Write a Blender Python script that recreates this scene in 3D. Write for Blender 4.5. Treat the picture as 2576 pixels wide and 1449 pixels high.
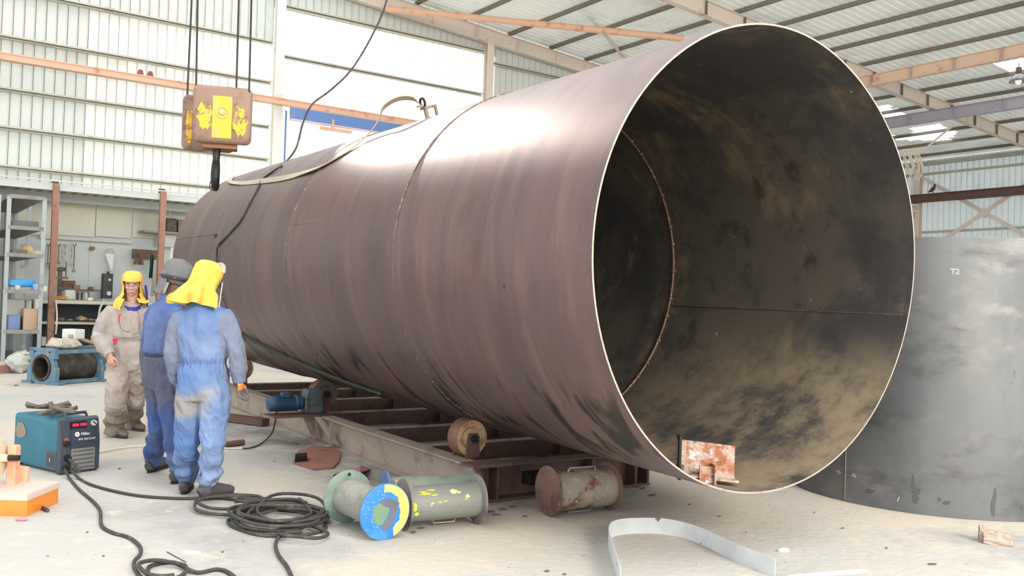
import bpy, bmesh, math, random
from mathutils import Vector, Matrix, noise
random.seed(7)
sc = bpy.context.scene
for o in list(bpy.data.objects): bpy.data.objects.remove(o)
PI = math.pi
# ------------------------------------------------------------------ camera
F = 2262.0; CW, CH = 2576.0, 1449.0; EYE = Vector((0, 0, 1.5))
PIT, ROL = math.radians(1.0625), math.radians(1.8214)
_f = Vector((0, math.cos(PIT), math.sin(PIT))); _u0 = Vector((0, -math.sin(PIT), math.cos(PIT)))
_r = Vector((1, 0, 0)) * math.cos(ROL) + _u0 * math.sin(ROL)
_u = Vector((-1, 0, 0)) * math.sin(ROL) + _u0 * math.cos(ROL)
cd = bpy.data.cameras.new('camera'); cam = bpy.data.objects.new('camera', cd); sc.collection.objects.link(cam)
cam.matrix_world = Matrix(((_r.x, _u.x, -_f.x, 0), (_r.y, _u.y, -_f.y, 0), (_r.z, _u.z, -_f.z, 1.5), (0, 0, 0, 1)))
cd.sensor_fit = 'HORIZONTAL'; cd.sensor_width = 36; cd.lens = 36 * F / CW; cd.clip_end = 400
sc.camera = cam
# ------------------------------------------------------------------ world, sun, exposure
w = bpy.data.worlds.new('sky'); sc.world = w; w.use_nodes = True
nt = w.node_tree; bg = nt.nodes['Background']
bg.inputs['Color'].default_value = (0.95, 0.975, 1.0, 1); bg.inputs['Strength'].default_value = 1.9
def lamp(name, kind, loc, aim, energy, color=(1, 1, 1), size=1, size_y=None, angle=None):
    l = bpy.data.lights.new(name, kind); o = bpy.data.objects.new(name, l); sc.collection.objects.link(o)
    o.location = loc; d = Vector(aim) - Vector(loc); o.rotation_euler = d.to_track_quat('-Z', 'Y').to_euler()
    l.energy = energy; l.color = color
    if kind == 'AREA':
        l.size = size
        if size_y: l.shape = 'RECTANGLE'; l.size_y = size_y
    if angle is not None: l.angle = angle
    return o
lamp('sun', 'SUN', (-30, 66, 36), (0, 0, 0), 2.3, (1, .92, .80), angle=.03)
lamp('warm_fill', 'AREA', (7.5, -3.5, 5.6), (3.6, 4.8, 0), 1350, (1, .90, .76), 4, 3.5)  # added lamp out of view, no doorway there; warms floor and shell mouth
vs = sc.view_settings
vs.view_transform = 'Standard'; vs.look = 'None'; vs.gamma = 1; vs.use_curve_mapping = False; vs.exposure = 0.35

# ------------------------------------------------------------------ measuring helpers (metres in the building)
def ray(x, y): return _r * ((x - CW / 2) / F) - _u * ((y - CH / 2) / F) + _f
def G(x, y, z=0.0):
    d = ray(x, y); t = (z - 1.5) / d.z; return EYE + d * t
def at(x, y, Y):
    d = ray(x, y); return EYE + d * (Y / d.y)
YB = math.radians(35.45)
UB = Vector((math.cos(YB), math.sin(YB), 0)); VB = Vector((-math.sin(YB), math.cos(YB), 0)); ZB = Vector((0, 0, 1))
def B(u, v, z=0.0): return UB * u + VB * v + ZB * z
def PV(x, y, v):
    d = ray(x, y); t = v / d.dot(VB); return EYE + d * t
def uz(x, y, v): p = PV(x, y, v); return p.dot(UB), p.z
KN = Vector((.8372, .5468, 0)).normalized(); KA = Vector((-.5468, .8372, 0)).normalized()
def K(l, a, z): return KN * l + KA * a + ZB * z
def KF(x, y, l):
    d = ray(x, y); t = l / d.dot(KN); return EYE + d * t

# ------------------------------------------------------------------ materials
def lin(c):
    return tuple(((v / 255) / 12.92 if v / 255 <= .04045 else ((v / 255 + .055) / 1.055) ** 2.4) for v in c) + (1,)
MATS = {}
def M(name, base, rough=.7, metal=0., layers=(), bump=0., bscale=40., stretch=(1, 1, 1), transl=0., emit=None, spec=.5, alpha=None, coord='Object'):
    """layers: (rgb, scale, low, high[, stretch[, detail]]) noise masks mixed over the base"""
    if name in MATS: return MATS[name]
    m = bpy.data.materials.new(name); m.use_nodes = True; n = m.node_tree.nodes; l = m.node_tree.links
    p = n['Principled BSDF']; p.inputs['Roughness'].default_value = rough; p.inputs['Metallic'].default_value = metal
    p.inputs['Specular IOR Level'].default_value = spec
    tc = n.new('ShaderNodeTexCoord')
    def mapped(st, off=0):
        mp = n.new('ShaderNodeMapping'); l.new(tc.outputs[coord], mp.inputs[0]); mp.inputs['Scale'].default_value = st
        mp.inputs['Location'].default_value = (off * 3.1, off * 1.7, off * 2.3); return mp.outputs[0]
    col = n.new('ShaderNodeRGB'); col.outputs[0].default_value = lin(base); out = col.outputs[0]
    for i, L in enumerate(layers):
        c, s, lo, hi = L[:4]; st = L[4] if len(L) > 4 else stretch; det = L[5] if len(L) > 5 else 6
        nz = n.new('ShaderNodeTexNoise'); nz.inputs['Scale'].default_value = s; nz.inputs['Detail'].default_value = det
        nz.inputs['Roughness'].default_value = .62
        l.new(mapped(st, i + 1), nz.inputs['Vector'])
        mr = n.new('ShaderNodeMapRange'); mr.inputs['From Min'].default_value = lo; mr.inputs['From Max'].default_value = hi
        mr.interpolation_type = 'SMOOTHSTEP'; l.new(nz.outputs[0], mr.inputs['Value'])
        mx = n.new('ShaderNodeMix'); mx.data_type = 'RGBA'; l.new(mr.outputs[0], mx.inputs[0]); l.new(out, mx.inputs[6])
        mx.inputs[7].default_value = lin(c); out = mx.outputs[2]
    l.new(out, p.inputs['Base Color'])
    if bump:
        nz = n.new('ShaderNodeTexNoise'); nz.inputs['Scale'].default_value = bscale; nz.inputs['Detail'].default_value = 5
        l.new(mapped(stretch, 9), nz.inputs['Vector']); b = n.new('ShaderNodeBump'); b.inputs['Strength'].default_value = bump
        b.inputs['Distance'].default_value = .02; l.new(nz.outputs[0], b.inputs['Height']); l.new(b.outputs[0], p.inputs['Normal'])
    if emit: p.inputs['Emission Color'].default_value = lin(emit[0]); p.inputs['Emission Strength'].default_value = emit[1]
    if alpha is not None: p.inputs['Alpha'].default_value = alpha
    if transl:
        t = n.new('ShaderNodeBsdfTranslucent'); l.new(out, t.inputs[0]); mxs = n.new('ShaderNodeMixShader'); mxs.inputs[0].default_value = transl
        l.new(p.outputs[0], mxs.inputs[1]); l.new(t.outputs[0], mxs.inputs[2]); l.new(mxs.outputs[0], n['Material Output'].inputs[0])
    m['mat'] = 1; MATS[name] = m; return m

m_floor = M('floor_concrete', (184, 182, 176), .92, 0, [((198, 188, 172), .35, .42, .62), ((162, 160, 158), .8, .52, .72), ((204, 194, 176), 5, .55, .75), ((146, 142, 138), 9, .66, .8), ((228, 226, 222), 60, .68, .74), ((112, 108, 104), 45, .70, .76)], bump=.35, bscale=18)
m_sheet = M('sheet_paint', (204, 208, 202), .5, 0, [((192, 195, 188), .6, .5, .75)], transl=.04)
m_fibre = M('fibreglass_sheet', (245, 246, 242), .5, 0, [((236, 236, 228), .6, .5, .8)], transl=.6)
m_girt = M('girt_paint', (186, 184, 170), .6, .1, [((150, 140, 125), 3, .55, .75)])
m_roof = M('roof_sheet', (226, 228, 222), .45, .05, [((206, 208, 204), .8, .45, .7)], transl=.10)  # slight translucency added so the sky brightens the underside of the metal roof
m_cream = M('cream_steel', (222, 208, 196), .6, .05, [((170, 135, 110), 2.5, .58, .8), ((150, 120, 100), 14, .62, .8)])
m_orange_steel = M('orange_steel', (216, 172, 144), .6, .05, [((172, 112, 80), 3, .55, .75), ((120, 80, 60), 12, .65, .8)])
m_purlin = M('purlin_steel', (128, 122, 114), .6, .3, [((140, 100, 75), 3, .58, .78)])
m_lilac = M('lilac_steel', (176, 172, 182), .6, .05, [((160, 130, 115), 3, .6, .8)])
m_redbrown = M('redbrown_steel', (104, 78, 70), .65, .1, [((84, 62, 56), 5, .5, .7), ((150, 128, 120), 9, .6, .78)], bump=.15)
m_dusty = M('dusty_beam_steel', (166, 152, 140), .7, .1, [((132, 112, 100), 3, .5, .72), ((104, 84, 78), 12, .66, .8), ((190, 178, 170), 6, .58, .75)], bump=.15)
m_blue_steel = M('blue_steel', (98, 130, 184), .6, .05, [((120, 140, 170), 4, .55, .75)])
m_dark = M('dark_steel', (48, 46, 45), .5, .6, [((78, 70, 64), 8, .55, .75)], bump=.2)
m_rope = M('wire_rope', (60, 60, 60), .6, .5)
m_rubber = M('black_rubber', (62, 60, 58), .75, 0, [((104, 100, 94), 12, .52, .75)])

# ------------------------------------------------------------------ mesh builder
class MB:
    def __init__(s): s.v = []; s.f = []; s.mi = []
    def add(s, vs_, fs, mi=0):
        b = len(s.v); s.v += [Vector(q) for q in vs_]; s.f += [tuple(b + i for i in f) for f in fs]; s.mi += [mi] * len(fs); return s
    def box(s, c, size, ax=None, mi=0):
        c = Vector(c); X, Y, Z = ax if ax else (Vector((1, 0, 0)), Vector((0, 1, 0)), ZB)
        a, b, d = size[0] / 2, size[1] / 2, size[2] / 2
        q = [c + X * (i * a) + Y * (j * b) + Z * (k * d) for k in (-1, 1) for j in (-1, 1) for i in (-1, 1)]
        return s.add(q, [(0, 2, 3, 1), (4, 5, 7, 6), (0, 1, 5, 4), (2, 6, 7, 3), (0, 4, 6, 2), (1, 3, 7, 5)], mi)
    def bbox(s, c, size, ax=None, r=.01, mi=0):
        """box with chamfered vertical/horizontal edges (rounded prism in X-Z, bevelled in Y)"""
        X, Y, Z = ax if ax else (Vector((1, 0, 0)), Vector((0, 1, 0)), ZB)
        a, d = size[0] / 2, size[2] / 2; n = 4; prof = []
        for (sx, sz, a0) in ((1, 1, 0), (-1, 1, 90), (-1, -1, 180), (1, -1, 270)):
            for k in range(n + 1):
                t = math.radians(a0 + 90 * k / n); prof.append((sx * (a - r) + r * math.cos(t), sz * (d - r) + r * math.sin(t)))
        e = min(r * .6, size[1] * .3); rings = []
        for (yy, sc_) in ((-size[1] / 2, e), (-size[1] / 2 + e, 0), (size[1] / 2 - e, 0), (size[1] / 2, e)):
            rings.append([Vector(c) + X * (px * (1 - sc_ / a)) + Y * yy + Z * (pz * (1 - sc_ / d)) for px, pz in prof])
        return s.rings(rings, True, True, mi=mi)
    def rings(s, rs, c0=True, c1=True, closed=True, mi=0):
        n = len(rs[0]); vs_ = [p for r in rs for p in r]; fs = []
        for i in range(len(rs) - 1):
            for j in range(n if closed else n - 1):
                k = (j + 1) % n; fs.append((i * n + j, i * n + k, (i + 1) * n + k, (i + 1) * n + j))
        if c0: fs.append(tuple(reversed(range(n))))
        if c1: fs.append(tuple((len(rs) - 1) * n + j for j in range(n)))
        return s.add(vs_, fs, mi)
    def tube(s, pts, r, n=8, cap=True, mi=0, flat=1., upv=None):
        pts = [Vector(p) for p in pts]; m = len(pts); rr = r if isinstance(r, (list, tuple)) else [r] * m
        rs = []; prev = None
        for i, p in enumerate(pts):
            t = (pts[min(i + 1, m - 1)] - pts[max(i - 1, 0)])
            if t.length < 1e-9: t = Vector((0, 0, 1))
            t.normalize()
            if prev is None:
                a = Vector(upv) if upv else (ZB if abs(t.z) < .9 else Vector((1, 0, 0)))
            else: a = prev
            a = (a - t * a.dot(t))
            if a.length < 1e-6: a = t.orthogonal()
            a.normalize(); b = t.cross(a); prev = a
            q = rr[i]; ra, rb = q if isinstance(q, tuple) else (q, q * flat)
            rs.append([p + a * (ra * math.cos(2 * PI * k / n)) + b * (rb * math.sin(2 * PI * k / n)) for k in range(n)])
        return s.rings(rs, cap, cap, mi=mi)
    def cyl(s, p0, p1, r, n=24, r1=None, cap=True, mi=0):
        return s.tube([p0, p1], [r, r if r1 is None else r1], n, cap, mi)
    def lathe(s, o, axis, prof, n=32, mi=0, cap=False):
        """prof: (distance along axis, radius)"""
        o = Vector(o); ax = Vector(axis).normalized(); a = ax.orthogonal().normalized(); b = ax.cross(a)
        rs = [[o + ax * t + a * (r * math.cos(2 * PI * k / n)) + b * (r * math.sin(2 * PI * k / n)) for k in range(n)] for t, r in prof]
        return s.rings(rs, cap, cap, mi=mi)
    def ell(s, c, rad, ax=None, n=14, m=9, mi=0):
        X, Y, Z = ax if ax else (Vector((1, 0, 0)), Vector((0, 1, 0)), ZB); c = Vector(c); rs = []
        for i in range(m + 1):
            t = -PI / 2 + PI * i / m; t = max(min(t, PI / 2 - .02), -PI / 2 + .02)
            rs.append([c + X * (rad[0] * math.cos(t) * math.cos(2 * PI * k / n)) + Y * (rad[1] * math.cos(t) * math.sin(2 * PI * k / n)) + Z * (rad[2] * math.sin(t)) for k in range(n)])
        return s.rings(rs, True, True, mi=mi)
    def prism(s, poly, d, mi=0):
        """poly: 3-D outline, d: extrusion vector"""
        n = len(poly); a = [Vector(p) for p in poly]; b = [p + Vector(d) for p in a]
        return s.add(a + b, [tuple(reversed(range(n))), tuple(range(n, 2 * n))] + [(i, (i + 1) % n, n + (i + 1) % n, n + i) for i in range(n)], mi)
    def build(s, name, mat, parent=None, smooth=None, off=None, fix=True):
        o_ = off if off is not None else (OFF.get(parent.name, Vector()) if parent else Vector())
        me = bpy.data.meshes.new(name); me.from_pydata([p - o_ for p in s.v], [], s.f)
        for m_ in (mat if isinstance(mat, (list, tuple)) else [mat]): me.materials.append(m_)
        if any(s.mi): me.polygons.foreach_set('material_index', s.mi)
        if fix:
            bm = bmesh.new(); bm.from_mesh(me); bmesh.ops.recalc_face_normals(bm, faces=bm.faces); bm.to_mesh(me); bm.free()
        if smooth:
            me.polygons.foreach_set('use_smooth', [True] * len(me.polygons)); me.set_sharp_from_angle(angle=math.radians(smooth))
        me.update(); ob = bpy.data.objects.new(name, me); sc.collection.objects.link(ob)
        if parent: ob.parent = parent; OFF[ob.name] = OFF.get(parent.name, Vector())
        else: ob.location = o_; OFF[ob.name] = Vector(o_)
        return ob
OFF = {}
def tag(o, label=None, cat=None, group=None, kind=None):
    if label: o['label'] = label
    if cat: o['category'] = cat
    if group: o['group'] = group
    if kind: o['kind'] = kind
    return o
def thing(name, label, cat, loc, group=None):
    o = bpy.data.objects.new(name, None); sc.collection.objects.link(o); o.location = loc; o.empty_display_size = .1
    OFF[o.name] = Vector(loc); return tag(o, label, cat, group)
def inst(me, name, parent, loc, rot=None):
    o = bpy.data.objects.new(name, me); sc.collection.objects.link(o); o.parent = parent
    mt = Matrix.Translation(Vector(loc) - OFF.get(parent.name, Vector()))
    o.matrix_local = mt @ (rot if rot else Matrix()); OFF[o.name] = OFF.get(parent.name, Vector()); return o
def mesh_of(mb, name, mat, smooth=None):
    o = mb.build(name, mat, smooth=smooth); me = o.data; bpy.data.objects.remove(o); return me
def spline(pts, k=6):
    pts = [Vector(p) for p in pts]; out = []
    for i in range(len(pts) - 1):
        p0 = pts[max(i - 1, 0)]; p1 = pts[i]; p2 = pts[i + 1]; p3 = pts[min(i + 2, len(pts) - 1)]
        for j in range(k):
            t = j / k; out.append(.5 * ((2 * p1) + (p2 - p0) * t + (2 * p0 - 5 * p1 + 4 * p2 - p3) * t * t + (3 * p1 - p0 - 3 * p2 + p3) * t ** 3))
    out.append(pts[-1]); return out
RB = Matrix.Rotation(YB, 4, 'Z')
def ibeam(mb, p0, p1, h, w_, side, up=ZB, t=.012, mi=0):
    """I section from p0 to p1 (points on the bottom centre line)"""
    p0, p1 = Vector(p0), Vector(p1); d = p1 - p0; L = d.length; d.normalize(); up = (up - d * up.dot(d)).normalized(); sd = d.cross(up).normalized()
    c = (p0 + p1) / 2; ax = (d, sd, up)
    mb.box(c + up * (t / 2), (L, w_, t), ax, mi); mb.box(c + up * (h - t / 2), (L, w_, t), ax, mi); mb.box(c + up * h / 2, (L, t * .8, h - 2 * t - .0005), ax, mi)
    return mb
def text_mesh(txt, size, origin, X, Y_, mat, name, parent, depth=.0015):
    cu = bpy.data.curves.new('t', 'FONT'); cu.body = txt; cu.size = size; cu.extrude = depth; cu.align_x = 'LEFT'
    to = bpy.data.objects.new('t', cu); sc.collection.objects.link(to); dg = bpy.context.evaluated_depsgraph_get()
    me = bpy.data.meshes.new_from_object(to.evaluated_get(dg)); bpy.data.objects.remove(to)
    X = Vector(X).normalized(); Yv = Vector(Y_).normalized(); Z = X.cross(Yv)
    o_ = Vector(origin) - OFF.get(parent.name, Vector())
    me.transform(Matrix(((X.x, Yv.x, Z.x, o_.x), (X.y, Yv.y, Z.y, o_.y), (X.z, Yv.z, Z.z, o_.z), (0, 0, 0, 1))))
    me.materials.clear(); me.materials.append(mat)
    ob = bpy.data.objects.new(name, me); sc.collection.objects.link(ob); ob.parent = parent; OFF[ob.name] = OFF.get(parent.name, Vector()); return ob

# ================================================================== SETTING
# floor
mb = MB(); S = 70
nx = 60
for i in range(nx):
    pass
mb.add([(-60, -12, 0), (60, -12, 0), (60, 90, 0), (-60, 90, 0), (-60, -12, -.2), (60, -12, -.2), (60, 90, -.2), (-60, 90, -.2)], [(0, 1, 2, 3), (7, 6, 5, 4), (0, 4, 5, 1), (1, 5, 6, 2), (2, 6, 7, 3), (3, 7, 4, 0)])
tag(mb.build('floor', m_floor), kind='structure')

VG = 23.3; US = 38.0
def zb(u): return 9.82 - .07 * (u - 12)         # underside of the rafters
def zr(u): return 10.37 - .07 * (u - 12)        # roof sheets
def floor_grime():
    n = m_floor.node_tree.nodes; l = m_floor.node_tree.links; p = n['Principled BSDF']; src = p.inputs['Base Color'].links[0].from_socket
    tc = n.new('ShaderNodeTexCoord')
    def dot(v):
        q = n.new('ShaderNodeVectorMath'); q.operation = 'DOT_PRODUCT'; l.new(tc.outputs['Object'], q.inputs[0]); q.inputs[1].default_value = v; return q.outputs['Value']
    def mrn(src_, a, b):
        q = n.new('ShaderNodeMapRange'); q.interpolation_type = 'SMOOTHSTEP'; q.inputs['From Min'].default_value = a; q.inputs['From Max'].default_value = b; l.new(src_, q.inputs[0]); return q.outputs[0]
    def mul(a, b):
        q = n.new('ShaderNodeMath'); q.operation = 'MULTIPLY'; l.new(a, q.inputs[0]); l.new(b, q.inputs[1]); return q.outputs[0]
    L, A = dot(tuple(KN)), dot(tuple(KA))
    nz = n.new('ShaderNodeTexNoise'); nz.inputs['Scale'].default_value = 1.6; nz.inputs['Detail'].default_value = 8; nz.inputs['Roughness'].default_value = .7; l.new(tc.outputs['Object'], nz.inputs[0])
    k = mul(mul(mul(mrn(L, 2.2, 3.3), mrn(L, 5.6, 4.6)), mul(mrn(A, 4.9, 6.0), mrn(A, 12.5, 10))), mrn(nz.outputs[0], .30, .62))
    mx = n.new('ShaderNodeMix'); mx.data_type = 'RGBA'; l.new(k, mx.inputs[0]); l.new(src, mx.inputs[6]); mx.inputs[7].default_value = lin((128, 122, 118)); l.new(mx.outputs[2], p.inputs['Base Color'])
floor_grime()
# ---- gable wall: ribbed sheets, girts, columns
gable = tag(thing('wall_back', None, None, B(20, VG, 0)), 'long gable wall of pale ribbed sheets with girts', kind='structure')
def sheet_mesh(name, L, h0, h1, mat, ribs=4, wdt=.9, rd=.035):
    """ribbed sheet in x (width) / z (height), ribs towards -y; top slopes from h0 to h1"""
    prof = []; p = wdt / ribs
    for k in range(ribs):
        x0 = k * p; prof += [(x0, 0), (x0 + p * .84, 0), (x0 + p * .865, -rd), (x0 + p * .90, -rd), (x0 + p * .905, rd * 1.6), (x0 + p * .975, rd * 1.6)]
    prof.append((wdt, 0)); vs_, fs = [], []
    for i, (x, y) in enumerate(prof):
        vs_ += [(x, y, L), (x, y, h0 + (h1 - h0) * x / wdt)]
    for i in range(len(prof) - 1): fs.append((2 * i, 2 * i + 2, 2 * i + 3, 2 * i + 1))
    o = MB().add(vs_, fs); return mesh_of(o, name, mat)
bays_opaque = [sheet_mesh('wall_sheet', 0, zr(u) - .02, zr(u + .9) - .02, m_sheet) for u in (0,)]
U0 = -14.0
for k in range(60):
    u = U0 + k * .9
    if u > US: break
    top0, top1 = zr(u) - .02, zr(u + .9) - .02
    if 3.7 < u < 15.2:
        split = 9.3 if u > 8.4 else 8.3
        fm = m_fibre if u > 7.2 else M('glare_sheet_%d' % int((u - 3.7) / .9), (228, 230, 224), .5, 0, [((216, 217, 210), .6, .5, .8)], transl=(.05, .10, .2, .34)[min(3, int((u - 3.7) / .9))])  # translucency stepped up across the bay to imitate glare spreading on the wall
        me = sheet_mesh('wall_sheet', 0, split, split, fm); inst(me, 'wall_sheet', gable, B(u, VG + .05, 0), RB)
        me = sheet_mesh('wall_sheet', split - .05, top0, top1, m_sheet); inst(me, 'wall_sheet', gable, B(u, VG + .01, 0), RB)
    else:
        me = sheet_mesh('wall_sheet', 0, top0, top1, m_sheet); inst(me, 'wall_sheet', gable, B(u, VG + .05, 0), RB)
axB = (UB, VB, ZB)
def girt(u0, u1, z, v=VG - .1, h=.09, mat=m_girt, par=gable, name='girt'):
    mb = MB(); c = B((u0 + u1) / 2, v, z); mb.box(c + VB * .06, (u1 - u0, .01, h), axB); mb.box(c + ZB * (h / 2) , (u1 - u0, .12, .008), axB); mb.box(c - ZB * (h / 2), (u1 - u0, .12, .008), axB)
    mb.box(c - VB * .06 + ZB * (h / 2 - .02), (u1 - u0, .006, .04), axB)
    return mb.build(name, mat, par)
for z in (8.25, 7.18, 6.0, 5.13, 4.25): girt(-3, 8.45, z)
for z in (9.3, 7.95): girt(8.75, 15.15, z)
for z in (9.0, 7.2, 5.6, 4.0): girt(15.5, 22, z)
for u0, wd in ((8.6, .30), (15.3, .26), (22.2, .26), (29.2, .26), (1.6, .01)):
    if wd < .1: continue
    mb = MB(); c = B(u0, VG - .18, 0); top = zb(u0) + .1
    mb.box(c + ZB * top / 2 - VB * .11, (.24, .014, top), axB); mb.box(c + ZB * top / 2 + VB * .08, (.24, .014, top), axB); mb.box(c + ZB * top / 2 - VB * .015, (.012, .176, top), axB)
    mb.build('column', m_cream if u0 > 9 else M('white_steel', (226, 226, 216), .6, 0, [((190, 186, 170), 3, .55, .8)]), gable)
# crane bridge girder parked along the gable (orange top, blue web)
crane = tag(thing('crane_girder', None, None, B(5, VG - .55, 6.5)), 'orange and blue crane girder running level along the gable wall', 'girder')
mb = MB(); ax_ = axB
mb.box(B(5.2, VG - .5, 6.62), (17.6, .22, .13), ax_); mb.box(B(5.2, VG - .62, 6.70), (17.6, .02, .03), ax_)
mb.build('top_flange', m_orange_steel, crane)
mb = MB(); mb.box(B(11.4, VG - .62, 6.36), (5.2, .05, .30), ax_); mb.build('blue_web', m_blue_steel, crane)
mb = MB(); mb.box(B(11.4, VG - .62, 6.19), (5.2, .16, .03), ax_); mb.build('bottom_flange', M('pink_steel', (214, 190, 198), .6), crane)
mb = MB(); mb.box(B(10.1, VG - .66, 6.08), (.9, .14, .07), ax_); mb.box(B(10.0, VG - .66, 6.2), (.05, .06, .3), ax_); mb.build('bracket', m_orange_steel, crane)
for px in (377, 352):
    u_, z_ = uz(px, 215, VG - .5); mb = MB(); mb.box(B(u_, VG - .5, 6.73), (.13, .1, .12), ax_); mb.ell(B(u_, VG - .5, 6.82), (.06, .05, .05)); mb.build('clamp', M('reddish_clamp', (140, 84, 86), .6), crane)
mb = MB(); mb.box(B(8.78, VG - .4, 5.3), (.035, .04, 2.3), ax_); tag(mb.build('door_post', m_blue_steel, off=B(8.78, VG - .4, 4.15)), 'thin blue upright post beside the white gable column', 'post')

# ---- side wall (far right)
side = tag(thing('wall_right', None, None, B(US, 15, 0)), 'far right eave wall of pale blue ribbed sheets', kind='structure')
me = sheet_mesh('wall_sheet', 0, zr(US) - .03, zr(US) - .03, M('sheet_pale_blue', (200, 207, 208), .5, 0, [((186, 192, 192), .6, .5, .75)], transl=.3), ribs=4, wdt=1.0, rd=.03)
RS = RB @ Matrix.Rotation(-PI / 2, 4, 'Z')
for k in range(15): inst(me, 'wall_sheet', side, B(US + .05, VG - k, 0), RS)
axS = (VB, UB, ZB)
def bar(u0, v0, z0, u1, v1, z1, w_, t_, name, mat, par):
    p0, p1 = B(u0, v0, z0), B(u1, v1, z1); d = (p1 - p0); L = d.length; d.normalize(); sd = d.cross(ZB if abs(d.z) < .95 else UB).normalized(); up = sd.cross(d)
    mb = MB(); mb.box((p0 + p1) / 2, (L, t_, w_), (d, sd, up)); return mb.build(name, mat, par)
for z in (7.87, 5.29, 3.6): bar(US - .08, 9, z, US - .08, 23.2, z, .10, .10, 'girt', m_girt, side)
bar(US - .1, 9, 8.33, US - .1, 23.2, 8.33, .16, .2, 'eave_beam', m_girt, side)
mb = MB(); ibeam(mb, B(US - .6, 9, 6.55), B(US - .6, 23.2, 6.55), .36, .22, None); mb.build('crane_rail', m_redbrown, side)
for v_ in (22.1, 15.6):
    mb = MB(); c = B(US - .3, v_, 0)
    for (dz0, dz1, wd) in ((0, 8.3, .3),):
        mb.box(c + ZB * 4.15 - UB * .13, (.30, .02, 8.3), axS); mb.box(c + ZB * 4.15 + UB * .13, (.30, .02, 8.3), axS); mb.box(c + ZB * 4.15, (.016, .24, 8.3), axS)
    for z_ in (6.45, 6.2): mb.box(B(US - .55, v_, z_), (.24, .34, .1), axS)
    mb.build('column', m_cream, side)
bar(US - .25, 22.0, 7.75, US - .25, 16.3, 4.2, .16, .05, 'brace', m_cream, side); bar(US - .3, 16.3, 7.75, US - .3, 22.0, 4.2, .16, .05, 'brace', m_cream, side)
mb = MB(); mb.cyl(B(US - .36, 19.15, 5.97), B(US - .2, 19.15, 5.97), .2, 12); mb.build('gusset', m_cream, side)

# ---- roof
ceil = tag(thing('ceiling', None, None, B(20, 12, 9.5)), 'sloping ribbed metal roof on purlins and rafters', kind='structure')
holes = [[(2208, 268), (2235, 266), (2240, 274), (2262, 276), (2272, 283), (2298, 288), (2296, 298), (2232, 309)],
         [(2290, 326), (2318, 316), (2368, 313), (2372, 321), (2402, 328), (2402, 338), (2380, 354), (2300, 345)],
         [(2245, 341), (2310, 340), (2384, 350), (2420, 356), (2250, 352)],
         [(2497, 163), (2520, 155), (2600, 140), (2600, 170), (2562, 178), (2542, 186)]]
def roofhit(x, y):
    d = ray(x, y); t = (10.37 + .84 - 1.5) / (d.z + .07 * d.dot(UB)); p = EYE + d * t; return p.dot(UB), p.dot(VB)
HP = [[roofhit(*q) for q in h] for h in holes]
def inside(u, v, P):
    c = False; j = len(P) - 1
    for i in range(len(P)):
        (a, b), (e, g) = P[i], P[j]
        if (b > v) != (g > v) and u < (e - a) * (v - b) / (g - b) + a: c = not c
        j = i
    return c
def roof_sheet(v0, fine):
    vs_, fs = [], []; prof = []; p = .25
    for k in range(4): x0 = v0 + k * p; prof += [(x0, 0), (x0 + p * .7, 0), (x0 + p * .8, .03), (x0 + p * .9, .03)]
    prof.append((v0 + 1.0, 0))
    us = [10.4 + i * .3 for i in range(94)] if fine else [10.4, 38.5]
    for u in us:
        for (v, z) in prof: vs_.append(B(u, v, zr(u) + z) if fine else B(u, v - v0, zr(u) + z))
    n = len(prof)
    for i in range(len(us) - 1):
        for j in range(n - 1):
            if fine:
                uc, vc = (us[i] + us[i + 1]) / 2, (prof[j][0] + prof[j + 1][0]) / 2
                if any(inside(uc, vc, P) for P in HP): continue
            fs.append((i * n + j, i * n + j + 1, (i + 1) * n + j + 1, (i + 1) * n + j))
    return vs_, fs
mb = MB(); mb.add(*roof_sheet(0, False)); me = mesh_of(mb, 'roof_sheet', m_roof)
vmin = min(q[1] for P in HP for q in P); vmax = max(q[1] for P in HP for q in P)
print('holes v', vmin, vmax, HP)
mb = MB(); mb.add([B(-14, -4, 11.2), B(-3, -4, 10.9), B(-3, 24, 10.9), B(-14, 24, 11.2)], [(0, 1, 2, 3)]); mb.build('roof_sheet', m_roof, ceil)  # unseen strip added to shade the workers; the gap beside it lets sun in
for k in range(-4, 25):
    v0 = k + .3 - 1
    if v0 + 1 > vmin and v0 < vmax:
        mb = MB(); mb.add(*roof_sheet(v0, True)); mb.build('roof_sheet', m_roof, ceil, fix=False)
    else: inst(me, 'roof_sheet', ceil, B(0, v0, 0))
for u in (3, 4.6, 6.2, 7.8, 9.4, 11.05, 12.7, 14.35, 16.05, 17.7, 19.2, 20.72, 22.28, 23.35, 25.05, 26.75, 28.5, 30.2, 31.9, 33.6, 35.3, 37.0):
    mb = MB(); z = zr(u)
    mb.box(B(u, 10, z - .07), (.012, 26.4, .11), axB); mb.box(B(u + .03, 10, z - .018), (.06, 26.4, .008), axB); mb.box(B(u + .03, 10, z - .126), (.06, 26.4, .008), axB)
    mb.build('purlin', m_purlin, ceil)
def rafter(v, mat, u0=-3, u1=37.8, h=.42, stp=1.55):
    mb = MB(); d = B(1, 0, -.07) ; ibeam(mb, B(u0, v, zb(u0) - .06), B(u1, v, zb(u1) - .06), h, .2, None)
    r = mb.build('rafter', mat, ceil)
    u = u0 + .7
    while u < u1:
        m2 = MB(); m2.box(B(u, v, zb(u) + h / 2 - .06), (.014, .19, h - .03), axB); m2.build('stiffener', m_purlin if v != VG - .25 else mat, r); u += stp
for v in (VG - .25, 16.6, 9.6, 2.6): rafter(v, m_cream)
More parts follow.
